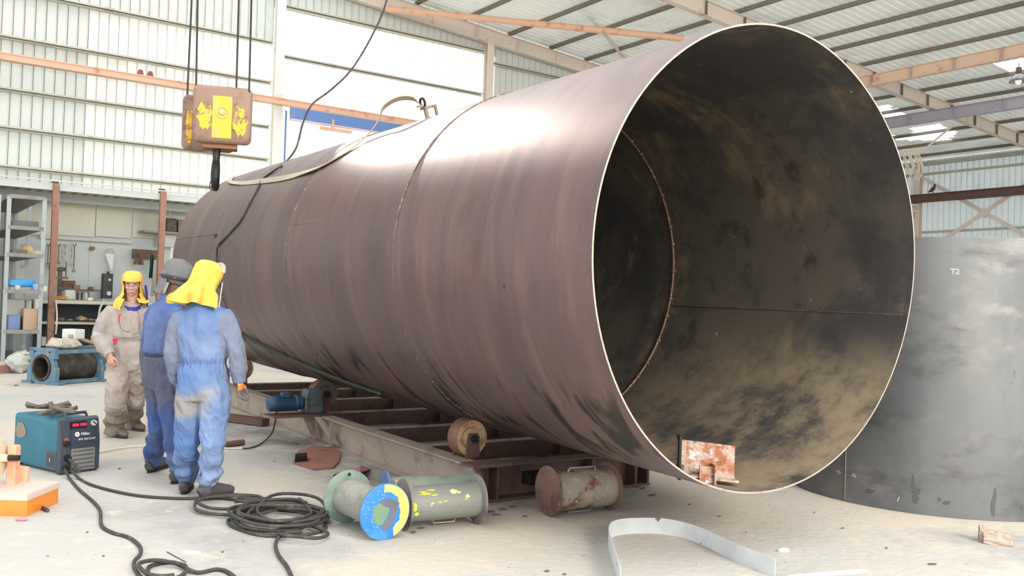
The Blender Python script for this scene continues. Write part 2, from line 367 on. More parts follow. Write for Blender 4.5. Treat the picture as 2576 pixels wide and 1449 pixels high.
def girder(u, zbt, v0, v1, mat, h=.34, stp=1.3):
    mb = MB(); ibeam(mb, B(u, v0, zbt), B(u, v1, zbt), h, .18, None); g = mb.build('cross_girder', mat, ceil)
    v = v0 + .4
    while v < v1:
        m2 = MB(); m2.box(B(u, v, zbt + h / 2), (.17, .02, h - .03), axB); m2.build('stiffener', m_redbrown if mat == m_orange_steel else m_lilac, g); v += stp
m_orange_steel2 = M('orange_steel_pale', (228, 196, 172), .6, .05, [((196, 140, 108), 3, .55, .75)]); girder(24.6, 8.50, 2.6, 16.6, m_orange_steel2); girder(24.6, 8.5, 16.7, 23.0, m_orange_steel2)
girder(29.1, 8.16, 2.6, 23, m_lilac, .38, 1.6)
# diagonal bracing in the bay next to the gable
def rod(pa, pb, r, mat, name='brace'):
    mb = MB(); mb.cyl(pa, pb, r, 10); return mb.build(name, mat, ceil, smooth=40)
pa = PV(972, 22, VG - .55); d2 = ray(1720, 97); pb = EYE + d2 * (17.2 / d2.dot(VB))
rod(pa, pb, .095, m_orange_steel)
pa = PV(1440, 0, 20.0) ; pb = PV(1600, 180, 22.4)
rod(PV(1425, -30, 19.5), pb, .06, m_cream)

# hanging high-bay lamp
lp = PV(2562, 205, 13.2); lpn = thing('high_bay_lamp', 'grey bell shaped high bay lamp hanging under the bright roof gap', 'lamp', lp)
mb = MB(); mb.lathe(lp, ZB, [(-.02, .26), (.02, .25), (.10, .20), (.18, .12), (.22, .09)], 24); mb.build('shade', M('lamp_grey', (150, 150, 150), .35, .6), lpn, smooth=40)
mb = MB(); mb.cyl(lp + ZB * .2, lp + ZB * .42, .085, 16); mb.build('ballast', M('lamp_bronze', (110, 98, 80), .5, .4), lpn, smooth=40)
mb = MB(); mb.cyl(lp + ZB * .42, Vector((lp.x, lp.y, zr(lp.dot(UB)) - .02)), .012, 6); mb.build('hanging_rod', m_dark, lpn)
mb = MB(); mb.ell(lp + ZB * .0, (.09, .09, .1)); mb.build('bulb', M('lamp_glass', (235, 235, 230), .2, 0, emit=((255, 250, 240), .6)), lpn, smooth=60)

# ================================================================== BIG SHELL
Rr_ = 1.43; CC = Vector((1.12716829, 3.84801614, .2299575)) * Rr_ + EYE
AX = Vector((-.54679408, .83717909, .01214036)).normalized(); E1 = Vector((AX.y, -AX.x, 0)).normalized(); E2 = E1.cross(AX).normalized()
def CP(t, deg, r=Rr_):
    a = math.radians(deg); return CC + AX * t + E1 * (r * math.cos(a)) + E2 * (r * math.sin(a))
def shell_mat(name, base, layers, rough, metal, axis, streak=6., bump=.06, spec=.5, mouth_light=None, grease=False):
    """mill-scale steel, streaked round the drum: noise on (axial, angle) coordinates of the object"""
    m = bpy.data.materials.new(name); m.use_nodes = True; n = m.node_tree.nodes; l = m.node_tree.links; p = n['Principled BSDF']
    p.inputs['Metallic'].default_value = metal; p.inputs['Specular IOR Level'].default_value = spec
    tc = n.new('ShaderNodeTexCoord'); out = None
    col = n.new('ShaderNodeRGB'); col.outputs[0].default_value = lin(base); out = col.outputs[0]
    last = None
    for i, (c, s, lo, hi, st) in enumerate(layers):
        mp = n.new('ShaderNodeMapping'); l.new(tc.outputs['Object'], mp.inputs[0]); mp.inputs['Scale'].default_value = st; mp.inputs['Location'].default_value = (i * 2.3, i * 1.1, i * 3.7)
        nz = n.new('ShaderNodeTexNoise'); nz.inputs['Scale'].default_value = s; nz.inputs['Detail'].default_value = 7; nz.inputs['Roughness'].default_value = .65; l.new(mp.outputs[0], nz.inputs[0])
        mr = n.new('ShaderNodeMapRange'); mr.interpolation_type = 'SMOOTHSTEP'; mr.inputs['From Min'].default_value = lo; mr.inputs['From Max'].default_value = hi; l.new(nz.outputs[0], mr.inputs[0])
        mx = n.new('ShaderNodeMix'); mx.data_type = 'RGBA'; l.new(mr.outputs[0], mx.inputs[0]); l.new(out, mx.inputs[6]); mx.inputs[7].default_value = lin(c); out = mx.outputs[2]
        if i == 0: last = nz
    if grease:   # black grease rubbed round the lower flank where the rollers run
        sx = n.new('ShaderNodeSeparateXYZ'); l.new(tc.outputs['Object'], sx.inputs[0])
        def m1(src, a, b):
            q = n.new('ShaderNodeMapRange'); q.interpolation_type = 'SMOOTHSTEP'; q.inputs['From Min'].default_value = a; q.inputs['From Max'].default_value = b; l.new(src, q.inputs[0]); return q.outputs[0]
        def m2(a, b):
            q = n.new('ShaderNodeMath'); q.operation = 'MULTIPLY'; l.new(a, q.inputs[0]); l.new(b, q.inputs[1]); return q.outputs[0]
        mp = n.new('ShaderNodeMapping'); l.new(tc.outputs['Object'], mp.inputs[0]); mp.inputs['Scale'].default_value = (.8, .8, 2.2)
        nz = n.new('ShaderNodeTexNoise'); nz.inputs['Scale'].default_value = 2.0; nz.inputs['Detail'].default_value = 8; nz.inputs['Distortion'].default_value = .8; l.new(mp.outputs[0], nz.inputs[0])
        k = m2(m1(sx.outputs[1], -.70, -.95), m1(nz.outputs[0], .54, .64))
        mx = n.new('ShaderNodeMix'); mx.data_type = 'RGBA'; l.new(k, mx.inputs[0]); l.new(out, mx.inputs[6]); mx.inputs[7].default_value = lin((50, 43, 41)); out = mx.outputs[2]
    if mouth_light:     # light on the drum bottom painted into the colour, strongest towards its open mouth
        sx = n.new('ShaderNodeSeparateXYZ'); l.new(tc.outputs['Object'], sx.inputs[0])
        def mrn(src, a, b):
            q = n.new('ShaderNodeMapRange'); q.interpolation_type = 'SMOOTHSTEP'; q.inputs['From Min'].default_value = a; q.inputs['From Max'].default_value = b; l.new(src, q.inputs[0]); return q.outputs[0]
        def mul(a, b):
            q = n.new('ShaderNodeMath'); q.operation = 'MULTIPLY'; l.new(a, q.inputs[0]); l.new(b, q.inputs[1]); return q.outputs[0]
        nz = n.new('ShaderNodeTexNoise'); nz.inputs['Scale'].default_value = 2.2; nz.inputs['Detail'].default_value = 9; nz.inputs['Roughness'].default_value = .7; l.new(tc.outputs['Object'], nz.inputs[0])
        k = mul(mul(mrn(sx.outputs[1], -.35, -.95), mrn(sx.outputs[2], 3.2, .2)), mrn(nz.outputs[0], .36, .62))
        mx = n.new('ShaderNodeMix'); mx.data_type = 'RGBA'; l.new(k, mx.inputs[0]); l.new(out, mx.inputs[6]); mx.inputs[7].default_value = lin(mouth_light); out = mx.outputs[2]
    l.new(out, p.inputs['Base Color'])
    mr = n.new('ShaderNodeMapRange'); mr.inputs['To Min'].default_value = rough - .1; mr.inputs['To Max'].default_value = rough + .12; l.new(last.outputs[0], mr.inputs[0]); l.new(mr.outputs[0], p.inputs['Roughness'])
    b = n.new('ShaderNodeBump'); b.inputs['Strength'].default_value = bump; b.inputs['Distance'].default_value = .03; l.new(last.outputs[0], b.inputs['Height']); l.new(b.outputs[0], p.inputs['Normal'])
    return m
# object frame of every course: z = axis, so stretch (small, small, large) makes rings round the drum
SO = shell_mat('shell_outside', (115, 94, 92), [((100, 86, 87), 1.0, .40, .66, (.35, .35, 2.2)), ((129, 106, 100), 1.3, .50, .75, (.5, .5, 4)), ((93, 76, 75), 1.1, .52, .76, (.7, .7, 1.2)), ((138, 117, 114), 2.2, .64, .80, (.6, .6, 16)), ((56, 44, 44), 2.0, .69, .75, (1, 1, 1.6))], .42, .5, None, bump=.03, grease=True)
SI = shell_mat('shell_inside', (92, 86, 78), [((66, 65, 66), .9, .42, .60, (1, 1, 1)), ((128, 114, 92), 1.4, .52, .72, (1, 1, 1.6)), ((62, 58, 54), 3, .52, .7, (1, 1, 1.2)), ((164, 156, 140), 9, .66, .76, (1, 1, 1))], .5, .12, None, bump=.12, mouth_light=(146, 132, 108))
SE = M('cut_steel_edge', (172, 160, 150), .5, .3, [((150, 130, 116), 20, .5, .7)])
shell = thing('steel_shell', 'huge open dark steel cylinder lying on the roller bed', 'cylinder', CC - ZB * Rr_)
rotS = Matrix(((E1.x, E2.x, AX.x), (E1.y, E2.y, AX.y), (E1.z, E2.z, AX.z))).to_4x4()
def course(t0, t1, k):
    n = 144; th = .011; prof = [(t0, Rr_ - th), (t0, Rr_ + 0.0), (t0 + .3, Rr_), (t0 + .9, Rr_), (t0 + 1.5, Rr_), (t1 - .3, Rr_), (t1, Rr_), (t1, Rr_ - th), (t1 - .3, Rr_ - th), (t0 + 1.5, Rr_ - th), (t0 + .9, Rr_ - th), (t0 + .3, Rr_ - th)]
    vs_, fs, mi = [], [], []
    for (t, r) in prof:
        for j in range(n):
            a = 2 * PI * j / n; dr = .004 * math.sin(2 * a + 1.0 + k) + .003 * math.sin(5 * a + t * 1.3 + k * 2)
            if k == 0: dr += -.012 * (1 - t / 2.4) * math.cos(2 * (a + math.radians(40)))
            vs_.append(((r + dr) * math.cos(a), (r + dr) * math.sin(a), t))
    m = len(prof)
    for i in range(m):
        q = (i + 1) % m
        for j in range(n):
            e = (j + 1) % n; fs.append((i * n + j, i * n + e, q * n + e, q * n + j)); mi.append(2 if i in (0, 6) else (0 if i < 6 else 1))
    me = bpy.data.meshes.new('shell_course'); me.from_pydata(vs_, [], fs)
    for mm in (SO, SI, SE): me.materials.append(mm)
    me.polygons.foreach_set('material_index', mi)
    bm = bmesh.new(); bm.from_mesh(me); bmesh.ops.recalc_face_normals(bm, faces=bm.faces); bm.to_mesh(me); bm.free()
    me.polygons.foreach_set('use_smooth', [True] * len(fs)); me.set_sharp_from_angle(angle=math.radians(35))
    return inst(me, 'shell_course', shell, CC, rotS)
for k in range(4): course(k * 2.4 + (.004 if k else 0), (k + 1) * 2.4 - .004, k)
m_weld = M('weld_bead', (120, 108, 98), .45, .6, [((200, 190, 180), 30, .55, .7), ((70, 60, 54), 12, .5, .7)], bump=.4, bscale=120)
m_weldin = M('weld_bead_inside', (128, 100, 84), .5, .5, [((190, 175, 160), 30, .55, .7), ((80, 62, 52), 10, .5, .7)], bump=.4, bscale=120)
for k in (1, 2, 3):
    t = 2.4 * k
    mb = MB(); pts = [CP(t, a, Rr_ + .0015 + .001 * math.sin(a * 7)) for a in range(0, 361, 2)]; mb.tube(pts, .006, 6); mb.build('weld_seam', m_weld, shell, smooth=50)
    mb = MB(); pts = [CP(t, a, Rr_ - .016 + .002 * math.sin(a * 3.1)) for a in range(0, 361, 2)]; mb.tube(pts, .011, 6)
    for a in range(0, 360, 9): mb.ell(CP(t, a + 2 * math.sin(a), Rr_ - .016), (.025, .022, .022), (AX, E1, E2), 8, 5)
    mb.build('weld_seam', m_weldin, shell, smooth=50)
for (t0, t1, a) in ((2.44, 4.78, 167.2), (7.45, 9.58, 166.5), (.02, 2.38, -12.8), (4.82, 7.18, 20)):
    mb = MB(); mb.tube([CP(t0 + (t1 - t0) * i / 12, a, Rr_ + (.001 if a > 100 else -.015)) for i in range(13)], .006, 6); mb.build('weld_seam', m_weld if a > 100 else m_weldin, shell)
def patch(mb, t, a, dt, da, r=Rr_ + .0015, jag=.3, n=14, seed=0):
    rnd = random.Random(seed); c = CP(t, a, r); pts = []
    for k in range(n):
        q = 2 * PI * k / n; s_ = 1 - jag + 2 * jag * rnd.random(); pts.append(CP(t + dt * s_ * math.cos(q), a + da * s_ * math.sin(q), r))
    b = len(mb.v); mb.v += [c] + pts; mb.f += [(b, b + 1 + k, b + 1 + (k + 1) % n) for k in range(n)]; mb.mi += [0] * n
m_burn = M('burn_black', (40, 36, 36), .8); m_chalk = M('chalk_white', (214, 210, 204), .9)
mb = MB()
for i, (t, a, dt, da) in enumerate(((4.45, 167.1, .06, .45), (3.85, 167.1, .06, .45), (3.2, 167.3, .08, .45), (2.65, 167.3, .06, .3), (9.3, 166.4, .05, .3), (7.5, 167.6, .05, .8))): patch(mb, t, a, dt, da, seed=i)
tag(mb.build('burn_mark', m_burn, shell, fix=False), kind='stuff')
mb = MB()
for (t, a0, a1) in ((2.98, 170.5, 166.2), (2.86, 168.6, 165.0), (3.6, 166.9, 165.8)): mb.tube([CP(t, a0 + (a1 - a0) * i / 4, Rr_ + .001) for i in range(5)], .005, 5)
mb.tube([CP(2.7 + .12 * i, 167.6, Rr_ + .001) for i in range(5)], .003, 5)
tag(mb.build('tack_weld', M('tack_weld_bright', (190, 160, 140), .5, .4), shell), kind='stuff')
# chalk scribbles near the lower rim
mb = MB(); rnd = random.Random(3)
def chalk(pts, r=.0022):
    q = []
    for (x, y) in pts:
        d = ray(x, y); o = EYE - CC; dp = d - AX * d.dot(AX); op = o - AX * o.dot(AX); A_, B_, C_ = dp.dot(dp), 2 * dp.dot(op), op.dot(op) - (Rr_ + .002) ** 2
        D = B_ * B_ - 4 * A_ * C_
        if D < 0: return
        q.append(EYE + d * ((-B_ - math.sqrt(D)) / 2 / A_))
    mb.tube(q, r, 5)
for g in ([(1636, 1135), (1640, 1146), (1650, 1138), (1636, 1135)], [(1641, 1150), (1651, 1160)], [(1648, 1152), (1656, 1166)], [(1657, 1158), (1666, 1170), (1672, 1163)], [(1616, 1158), (1624, 1164), (1632, 1160)], [(1652, 1142), (1660, 1147), (1656, 1153)]): chalk(g)
tag(mb.build('chalk_mark', m_chalk, shell), kind='stuff')
# faint round weld scar
mb = MB(); mb.tube([CP(6.52 + .055 * math.cos(q / 16 * 2 * PI), 174.3 + 2.2 * math.sin(q / 16 * 2 * PI), Rr_ + .001) for q in range(17)], .004, 5); mb.build('round_scar', M('scar_steel', (92, 86, 82), .5, .5), shell)

# ---- webbing sling and shackle on top of the shell
m_web = M('webbing_cream', (186, 174, 152), .85, 0, [((150, 138, 118), 4, .5, .75)], bump=.3, bscale=150)
sl = thing('webbing_sling', 'cream webbing sling lying slack over the top of the big shell', 'sling', CP(6, 120))
pts = [CP(9.2, 120, Rr_ + .03), CP(8.8, 128, Rr_ + .012), CP(8.0, 134, Rr_ + .012), CP(6.97, 138.5, Rr_ + .012), CP(5.93, 141.5, Rr_ + .012), CP(5.3, 141.5, Rr_ + .012), CP(4.77, 140.5, Rr_ + .012), CP(4.42, 134, Rr_ + .012), CP(4.3, 127, Rr_ + .03), CP(4.2, 121, Rr_ + .10), CP(4.15, 117.5, Rr_ + .2), CP(4.05, 113, Rr_ + .23), CP(3.95, 109, Rr_ + .18), CP(3.9, 107.5, Rr_ + .06)]
pp = spline(pts, 6); mb = MB(); rs = []
for i, p in enumerate(pp):
    t = (pp[min(i + 1, len(pp) - 1)] - pp[max(i - 1, 0)]).normalized(); ra = (p - CC); ra = (ra - AX * ra.dot(AX)).normalized(); sd = t.cross(ra).normalized()
    f_ = i / len(pp); tw = .25 * math.sin(i * .22) if f_ < .6 else .9 * (f_ - .6) / .4
    s2 = sd * math.cos(tw) + ra * math.sin(tw); n2 = t.cross(s2); wv = .035
    rs.append([p + s2 * wv + n2 * .004 + ra * abs(math.sin(tw)) * wv, p - s2 * wv + n2 * .004 + ra * abs(math.sin(tw)) * wv, p - s2 * wv - n2 * .004 + ra * abs(math.sin(tw)) * wv, p + s2 * wv - n2 * .004 + ra * abs(math.sin(tw)) * wv])
mb.rings(rs, True, True); mb.build('webbing', m_web, sl, smooth=40)
shk = CP(3.86, 107.5, Rr_)
upv = (shk - CC); upv = (upv - AX * upv.dot(AX)).normalized(); tg = AX.cross(upv)
lg = thing('lifting_clamp', 'rusty plate lifting clamp with a shackle standing on top of the shell', 'clamp', shk)
mb = MB(); mb.box(shk + upv * .05, (.03, .03, .10), (AX, tg, upv)); mb.box(shk + upv * .10 + AX * .03, (.10, .03, .022), (AX, tg, upv)); mb.box(shk + upv * .10 + tg * .06, (.03, .12, .025), (AX, tg, upv)); mb.box(shk + upv * .05 + tg * .11, (.025, .02, .10), (AX, tg, upv)); mb.box(shk + upv * .12 - tg * .05, (.02, .07, .02), (AX, tg, (upv + tg * .5).normalized())); mb.build('bracket', M('old_clamp', (140, 124, 108), .6, .3, [((90, 74, 64), 20, .5, .7)]), lg)
mb = MB(); mb.tube([shk + upv * (.15 + .045 * math.sin(q)) + AX * (.03 + .045 * math.cos(q)) for q in [i * .5 for i in range(14)]], .012, 6); mb.build('shackle', m_dark, lg, smooth=50)

# ---- hanging cable (ceiling -> shell -> down to the workers)
cb = [at(985, -60, 12.6), at(965, 25, 12.5), at(925, 110, 12.4), at(880, 180, 12.3), at(830, 228, 12.1), at(785, 263, 11.9), at(762, 310, 11.8), at(745, 372, 11.6), at(715, 412, 11.4), CP(6.62, 129, Rr_ + .02), CP(6.75, 134, Rr_ + .014), CP(6.8, 137, Rr_ + .014), CP(6.7, 141, Rr_ + .014), CP(6.56, 146, Rr_ + .014), CP(6.5, 154, Rr_ + .014), CP(6.55, 162, Rr_ + .014), CP(6.95, 169, Rr_ + .014), CP(7.2, 172.5, Rr_ + .014), CP(7.25, 176, Rr_ + .014), CP(7.2, 182, Rr_ + .014)]
mb = MB(); mb.tube(spline(cb, 6), .013, 8); tag(mb.build('power_cable', m_rubber, off=CP(7.2, 182), smooth=60), 'long dark cable hanging from the roof and trailing over the shell', 'cable')

# ================================================================== ROLLER BED
bed = thing('roller_bed', 'long red-brown steel roller bed carrying the big cylinder', 'machine', K(4.4, 9.2, 0))
HB = .28
def sub(name, mb, mat, par, **k): return mb.build(name, mat, par, **k)
mb = MB(); ibeam(mb, K(3.56, 5.88, 0), K(3.56, 12.9, 0), HB, .15, None); bl = mb.build('side_beam', m_dusty, bed)
mb = MB(); ibeam(mb, K(5.22, 5.88, 0), K(5.22, 12.9, 0), HB, .15, None); br = mb.build('side_beam', m_redbrown, bed)
axK = (KN, KA, ZB)
for l_, par in ((3.49, bl),):
    for a_ in (8.55,): MB().box(K(l_, a_, HB / 2), (.07, .014, HB - .03), axK).build('stiffener', m_dusty, par)
for i, a_ in enumerate((6.95, 8.05, 9.35, 10.6, 11.8, 12.8)):
    mb = MB(); z0 = .1; mb.box(K(4.39, a_, z0 + .075), (1.5, .012, .15), axK); mb.box(K(4.39, a_ + .03, z0), (1.5, .075, .012), axK)
    xb = mb.build('cross_beam', m_redbrown, bed); MB().box(K(4.39, a_ + .03, z0 + .15), (1.5, .075, .012), axK).build('top_flange', M('dusty_lit_flange', (176, 166, 158), .7, .1, [((120, 96, 86), 4, .52, .7)]), xb)  # dust and the light on the flange tops both put into this paler colour
# near end: cross channel with flanges, stiffeners, end posts
mb = MB(); mb.box(K(4.39, 5.85, HB - .006), (1.70, .16, .012), axK); mb.box(K(4.39, 5.85, .012), (1.70, .16, .014), axK); mb.box(K(4.39, 5.90, HB / 2), (1.66, .012, HB - .03), axK); mb.build('end_beam', m_redbrown, bed)
for l_ in (3.56, 3.70, 4.62, 5.08, 5.22): MB().box(K(l_, 5.83, HB / 2), (.022, .11, HB - .03), axK).build('stiffener', m_redbrown, bed)
MB().box(K(3.6, 5.79, HB + .012), (.34, .2, .02), axK).build('cap_plate', m_redbrown, bed)
mb = MB(); mb.box(K(4.0, 5.72, .17), (.16, .12, .09), axK); mb.cyl(K(3.98, 5.64, .17), K(3.98, 5.78, .17), .035, 12); mb.build('bearing', m_dark, bed, smooth=40)
m_rollface = M('roller_face', (196, 168, 128), .6, .2, [((160, 118, 84), 12, .5, .7), ((116, 84, 64), 8, .62, .75)], bump=.2)
m_rolltread = M('roller_tread', (136, 98, 84), .55, .3, [((110, 70, 56), 10, .5, .7)])
AXH = Vector((AX.x, AX.y, 0)).normalized()
def roller(l_, a_, par, r=.15, zc=.44, facemat=m_rollface):
    c = K(l_, a_, zc); w2 = .065
    ra = thing if False else None
    mb = MB(); mb.lathe(c, KA, [(-w2, r * .82), (-w2 - .004, r * .95), (-w2 + .01, r), (w2 - .01, r), (w2, r * .95), (w2, r * .82)], 40); rl = mb.build('roller', m_rolltread, par, smooth=40)
    mb = MB(); mb.lathe(c, KA, [(-w2 - .002, .03), (-w2 + .012, r * .5), (-w2 + .006, r * .55), (-w2 - .006, r * .62), (-w2 - .006, r * .93)], 40); mb.lathe(c, KA, [(w2 + .002, .03), (w2 + .006, r * .93)], 40); mb.build('roller_face', facemat, rl, smooth=30)
    mb = MB(); mb.cyl(c - KA * .13, c + KA * .13, .028, 16); mb.cyl(c - KA * .135, c - KA * .125, .036, 6); mb.build('shaft', m_dark, rl, smooth=40)
    for s_ in (-1, 1):
        mb = MB(); y0 = s_ * .10; q = [K(l_ - .065, a_ + y0, HB), K(l_ + .065, a_ + y0, HB), K(l_ + .045, a_ + y0, zc + .04), K(l_ - .045, a_ + y0, zc + .04)]; mb.prism(q, KA * .014); mb.build('bracket', m_redbrown, par)
rA = KF(1186, 1101, 3.70); a1 = rA.dot(KA)
def touch(l_, r):      # height of the roller centre that just touches the shell
    lc = CC.dot(KN); d = abs(l_ - lc); return None
def zc_at(l_, a_, r):
    t = (K(l_, a_, 0) - CC).dot(AXH); c = CC + AX * t; dl = (K(l_, a_, 0) - c).dot(KN); return c.z - math.sqrt(max((Rr_ + r + .004) ** 2 - dl * dl, 0))
print('roller', a1, zc_at(3.64, a1, .15), zc_at(3.7, a1, .15), 'rim bottom', (CC - ZB * Rr_).z, 'far bottom', (CC + AX * 9.6).z - Rr_)
roller(3.66, a1, bed, .15, zc_at(3.66, a1, .15)); roller(2 * CC.dot(KN) - 3.66, a1, bed, .15, zc_at(3.66, a1, .15))
a2 = KF(812, 985, 3.66).dot(KA)
print('a2', a2, zc_at(3.66, a2, .15))
z2 = zc_at(3.66, a2, .15)
roller(3.66, a2, bed, .15, z2, M('roller_face_grey', (120, 110, 100), .6, .3)); roller(2 * CC.dot(KN) - 3.66, a2, bed, .15, z2)
roller(3.66, 12.3, bed, .15, zc_at(3.66, 12.3, .15)); roller(2 * CC.dot(KN) - 3.66, 12.3, bed, .15, zc_at(3.66, 12.3, .15))
# drive: bracket plate, gearbox, blue motor
m_gear = M('gearbox_grey', (98, 106, 110), .6, .3, [((70, 62, 58), 10, .5, .7)], bump=.2)
m_motor = M('motor_blue', (54, 84, 112), .5, .2, [((90, 110, 128), 8, .55, .75), ((60, 60, 62), 12, .6, .75)])
mb = MB(); mb.box(K(3.30, a2 - .25, HB + .006), (.62, .34, .014), axK); mb.build('motor_plate', m_redbrown, bed)
mb = MB(); mb.prism([K(3.34, a2 - .3, HB), K(3.46, a2 - .3, HB), K(3.49, a2 - .3, .02), K(3.47, a2 - .3, .02)], KA * .05); mb.prism([K(3.48, a2 - .85, .05), K(3.48, a2 - .75, .05), K(3.42, a2 - .40, HB), K(3.42, a2 - .5, HB)], KN * .04); mb.build('bracket', m_dusty, bed)
gc = K(3.46, a2 - .22, HB + .14)
mb = MB(); mb.bbox(gc, (.2, .16, .26), (KN, KA, ZB), .03); mb.cyl(gc - KA * .11 + ZB * .03, gc - KA * .07 + ZB * .03, .06, 20); mb.cyl(gc - KA * .13 + ZB * .03, gc + KA * .18 + ZB * .06, .025, 12)
for q in range(6): mb.cyl(gc - KA * .12 + ZB * (.03 + .045 * math.sin(q)) + KN * (.045 * math.cos(q)), gc - KA * .1 + ZB * (.03 + .045 * math.sin(q)) + KN * (.045 * math.cos(q)), .008, 6)
mb.build('gearbox', m_gear, bed, smooth=35)
mc = gc - KN * .10 - ZB * .015
mb = MB(); mb.lathe(mc, -KN, [(0, .05), (.02, .07), (.06, .07), (.07, .085), (.085, .085), (.095, .075), (.30, .075), (.305, .08), (.35, .08), (.375, .065), (.385, .02), (.386, .001)], 28); mt = mb.build('motor', m_motor, bed, smooth=35)
mb = MB()
for q in range(24):
    a = q * PI / 12; dirv = KA * math.cos(a) + ZB * math.sin(a); mb.box(mc - KN * .2 + dirv * .078, (.19, .004, .014), (KN, dirv.cross(KN), dirv))
mb.build('cooling_fin', m_motor, mt)
mb = MB(); mb.bbox(mc - KN * .2 + ZB * .09 - KA * .02, (.09, .07, .05), axK, .01); mb.build('junction_box', m_motor, mt)
cp_ = [mc - KN * .3 - KA * .08 - ZB * .02, G(690, 1072, .16), G(680, 1095, .04), G(655, 1117, .012), G(628, 1127, .012), G(610, 1128, .012)]
mb = MB(); mb.tube(spline(cp_), .008, 6); mb.build('motor_cable', m_rubber, bed)
mb = MB(); mb.tube(spline([G(610, 1128, .012), G(560, 1127, .012), G(470, 1118, .012), G(330, 1124, .012), G(240, 1140, .012)]), .008, 6); tag(mb.build('white_hose', M('white_hose', (214, 210, 200), .6), off=G(500, 1124)), 'thin pale cable lying across the floor behind the workers', 'cable')
mb = MB(); gp = [CP(7.6, 212, Rr_ + .02), CP(6.9, 219, Rr_ + .02), CP(6.2, 225, Rr_ + .02), CP(5.4, 231, Rr_ + .02), CP(4.6, 237, Rr_ + .02), CP(4.0, 240, Rr_ + .02)]
mb.tube(spline(gp), .017, 8); tag(mb.build('green_rope', M('green_rope', (56, 70, 58), .8, 0, [((50, 56, 46), 14, .5, .7)]), off=CP(6.2, 213)), 'dark green rope strung along the underside of the shell', 'rope')

# ================================================================== SECOND UPRIGHT SHELL (right)
TC = Vector((3.7534, 7.9523, 0)); TR = 1.222; TH = 2.12
SO2 = shell_mat('upright_shell_steel', (110, 112, 113), [((92, 96, 100), .8, .42, .64, (1, 1, .6)), ((128, 126, 123), 2.2, .52, .72, (1, 1, 1.5)), ((83, 84, 84), 1.3, .52, .72, (1, 1, 2.4)), ((62, 64, 67), 5, .68, .76, (1, 1, .5)), ((140, 140, 140), 18, .68, .78, (1, 1, 2))], .5, .35, None, bump=.04)
up = thing('upright_shell', 'grey rolled steel cylinder standing upright, marked T2, behind the big shell', 'cylinder', TC)
mb = MB(); mb.lathe(TC, ZB, [(0, TR - .012), (0, TR), (.02, TR), (TH / 2, TR), (TH - .02, TR), (TH, TR), (TH, TR - .012), (TH / 2, TR - .012), (0, TR - .012)], 128)
mb.build('shell_plate', SO2, up, smooth=35)
def onT(x, y, dr=.0015):
    d = ray(x, y); o = EYE - TC; A_, B_, C_ = d.x ** 2 + d.y ** 2, 2 * (d.x * o.x + d.y * o.y), o.x ** 2 + o.y ** 2 - (TR + dr) ** 2
    D = max(B_ * B_ - 4 * A_ * C_, 0); return EYE + d * ((-B_ - math.sqrt(D)) / 2 / A_)
mb = MB()
for g in ([(2390, 678), (2404, 677)], [(2397, 678), (2397, 690)], [(2400.5, 684), (2401.5, 684)], [(2404, 679), (2409, 677), (2412, 680), (2409, 685), (2403, 689), (2413, 689)]): mb.tube([onT(*q) for q in g], .0035, 6)
mb.build('chalk_letters', m_chalk, up)
mb = MB(); p = onT(2126, 1200); mb.tube([Vector((p.x, p.y, 0.02)), Vector((p.x, p.y, TH - .02))], .006, 6); mb.build('weld_seam', M('seam_grey', (120, 110, 104), .5, .4), up)
mb = MB()
for g in ([(2104, 1187), (2110, 1184), (2114, 1188), (2107, 1192)], [(2142, 1195), (2149, 1193), (2153, 1200), (2144, 1198)], [(2262, 1250), (2257, 1262)]): mb.tube([onT(*q) for q in g], .003, 5)
tag(mb.build('chalk_mark', m_chalk, up), kind='stuff')
mb = MB()
for i, (x, y, wx, wy) in enumerate(((2188, 1237, 12, 6), (2305, 1237, 12, 10), (2303, 1255, 9, 14), (2297, 1215, 4, 22), (2381, 1265, 12, 6), (2498, 1275, 6, 26), (2503, 1248, 4, 24), (2363, 1257, 5, 6), (2572, 1278, 6, 8))):
    rnd = random.Random(i); c = onT(x, y); pts = [onT(x + wx * (.6 + .6 * rnd.random()) * math.cos(k * PI / 6), y + wy * (.6 + .6 * rnd.random()) * math.sin(k * PI / 6)) for k in range(12)]
    b = len(mb.v); mb.v += [c] + pts; mb.f += [(b, b + 1 + k, b + 1 + (k + 1) % 12) for k in range(12)]; mb.mi += [0] * 12
tag(mb.build('oil_stain', M('oil_stain', (74, 80, 80), .4), up, fix=False), kind='stuff')

# burnt bracket inside the shell rim
m_burnt = M('burnt_scaly_steel', (176, 156, 144), .75, .1, [((156, 96, 64), 9, .48, .62), ((58, 44, 42), 8, .55, .68), ((222, 216, 210), 12, .6, .7)], bump=.5, bscale=40)
def inner(x, y):     # point on the inside bottom of the shell along a pixel ray
    d = ray(x, y); o = EYE - CC; dp = d - AX * d.dot(AX); op = o - AX * o.dot(AX); A_, B_, C_ = dp.dot(dp), 2 * dp.dot(op), op.dot(op) - (Rr_ - .016) ** 2
    D = max(B_ * B_ - 4 * A_ * C_, 0); return EYE + d * ((-B_ + math.sqrt(D)) / 2 / A_)
pL = inner(1712, 1204); pR = inner(1858, 1222); print('bracket', (pL - CC).dot(AX), (pR - CC).dot(AX), (pR - pL).length)
pm = (pL + pR) / 2
bk = thing('burnt_bracket', 'rust and white scaled steel plate bracket standing inside the shell mouth', 'bracket', pm)
X_ = (pR - pL); Lb = X_.length; X_.normalize(); Nn = X_.cross(ZB).normalized(); Zt = ZB
mb = MB(); mb.box(pm + Zt * .125 + AXH * .04, (Lb, .012, .23), (X_, Nn, Zt)); mb.build('back_plate', m_burnt, bk)
mb = MB(); mb.box(pL + Zt * .13 + AXH * .02, (.014, .09, .27), (X_, Nn, Zt)); mb.build('side_plate', m_dark, bk)
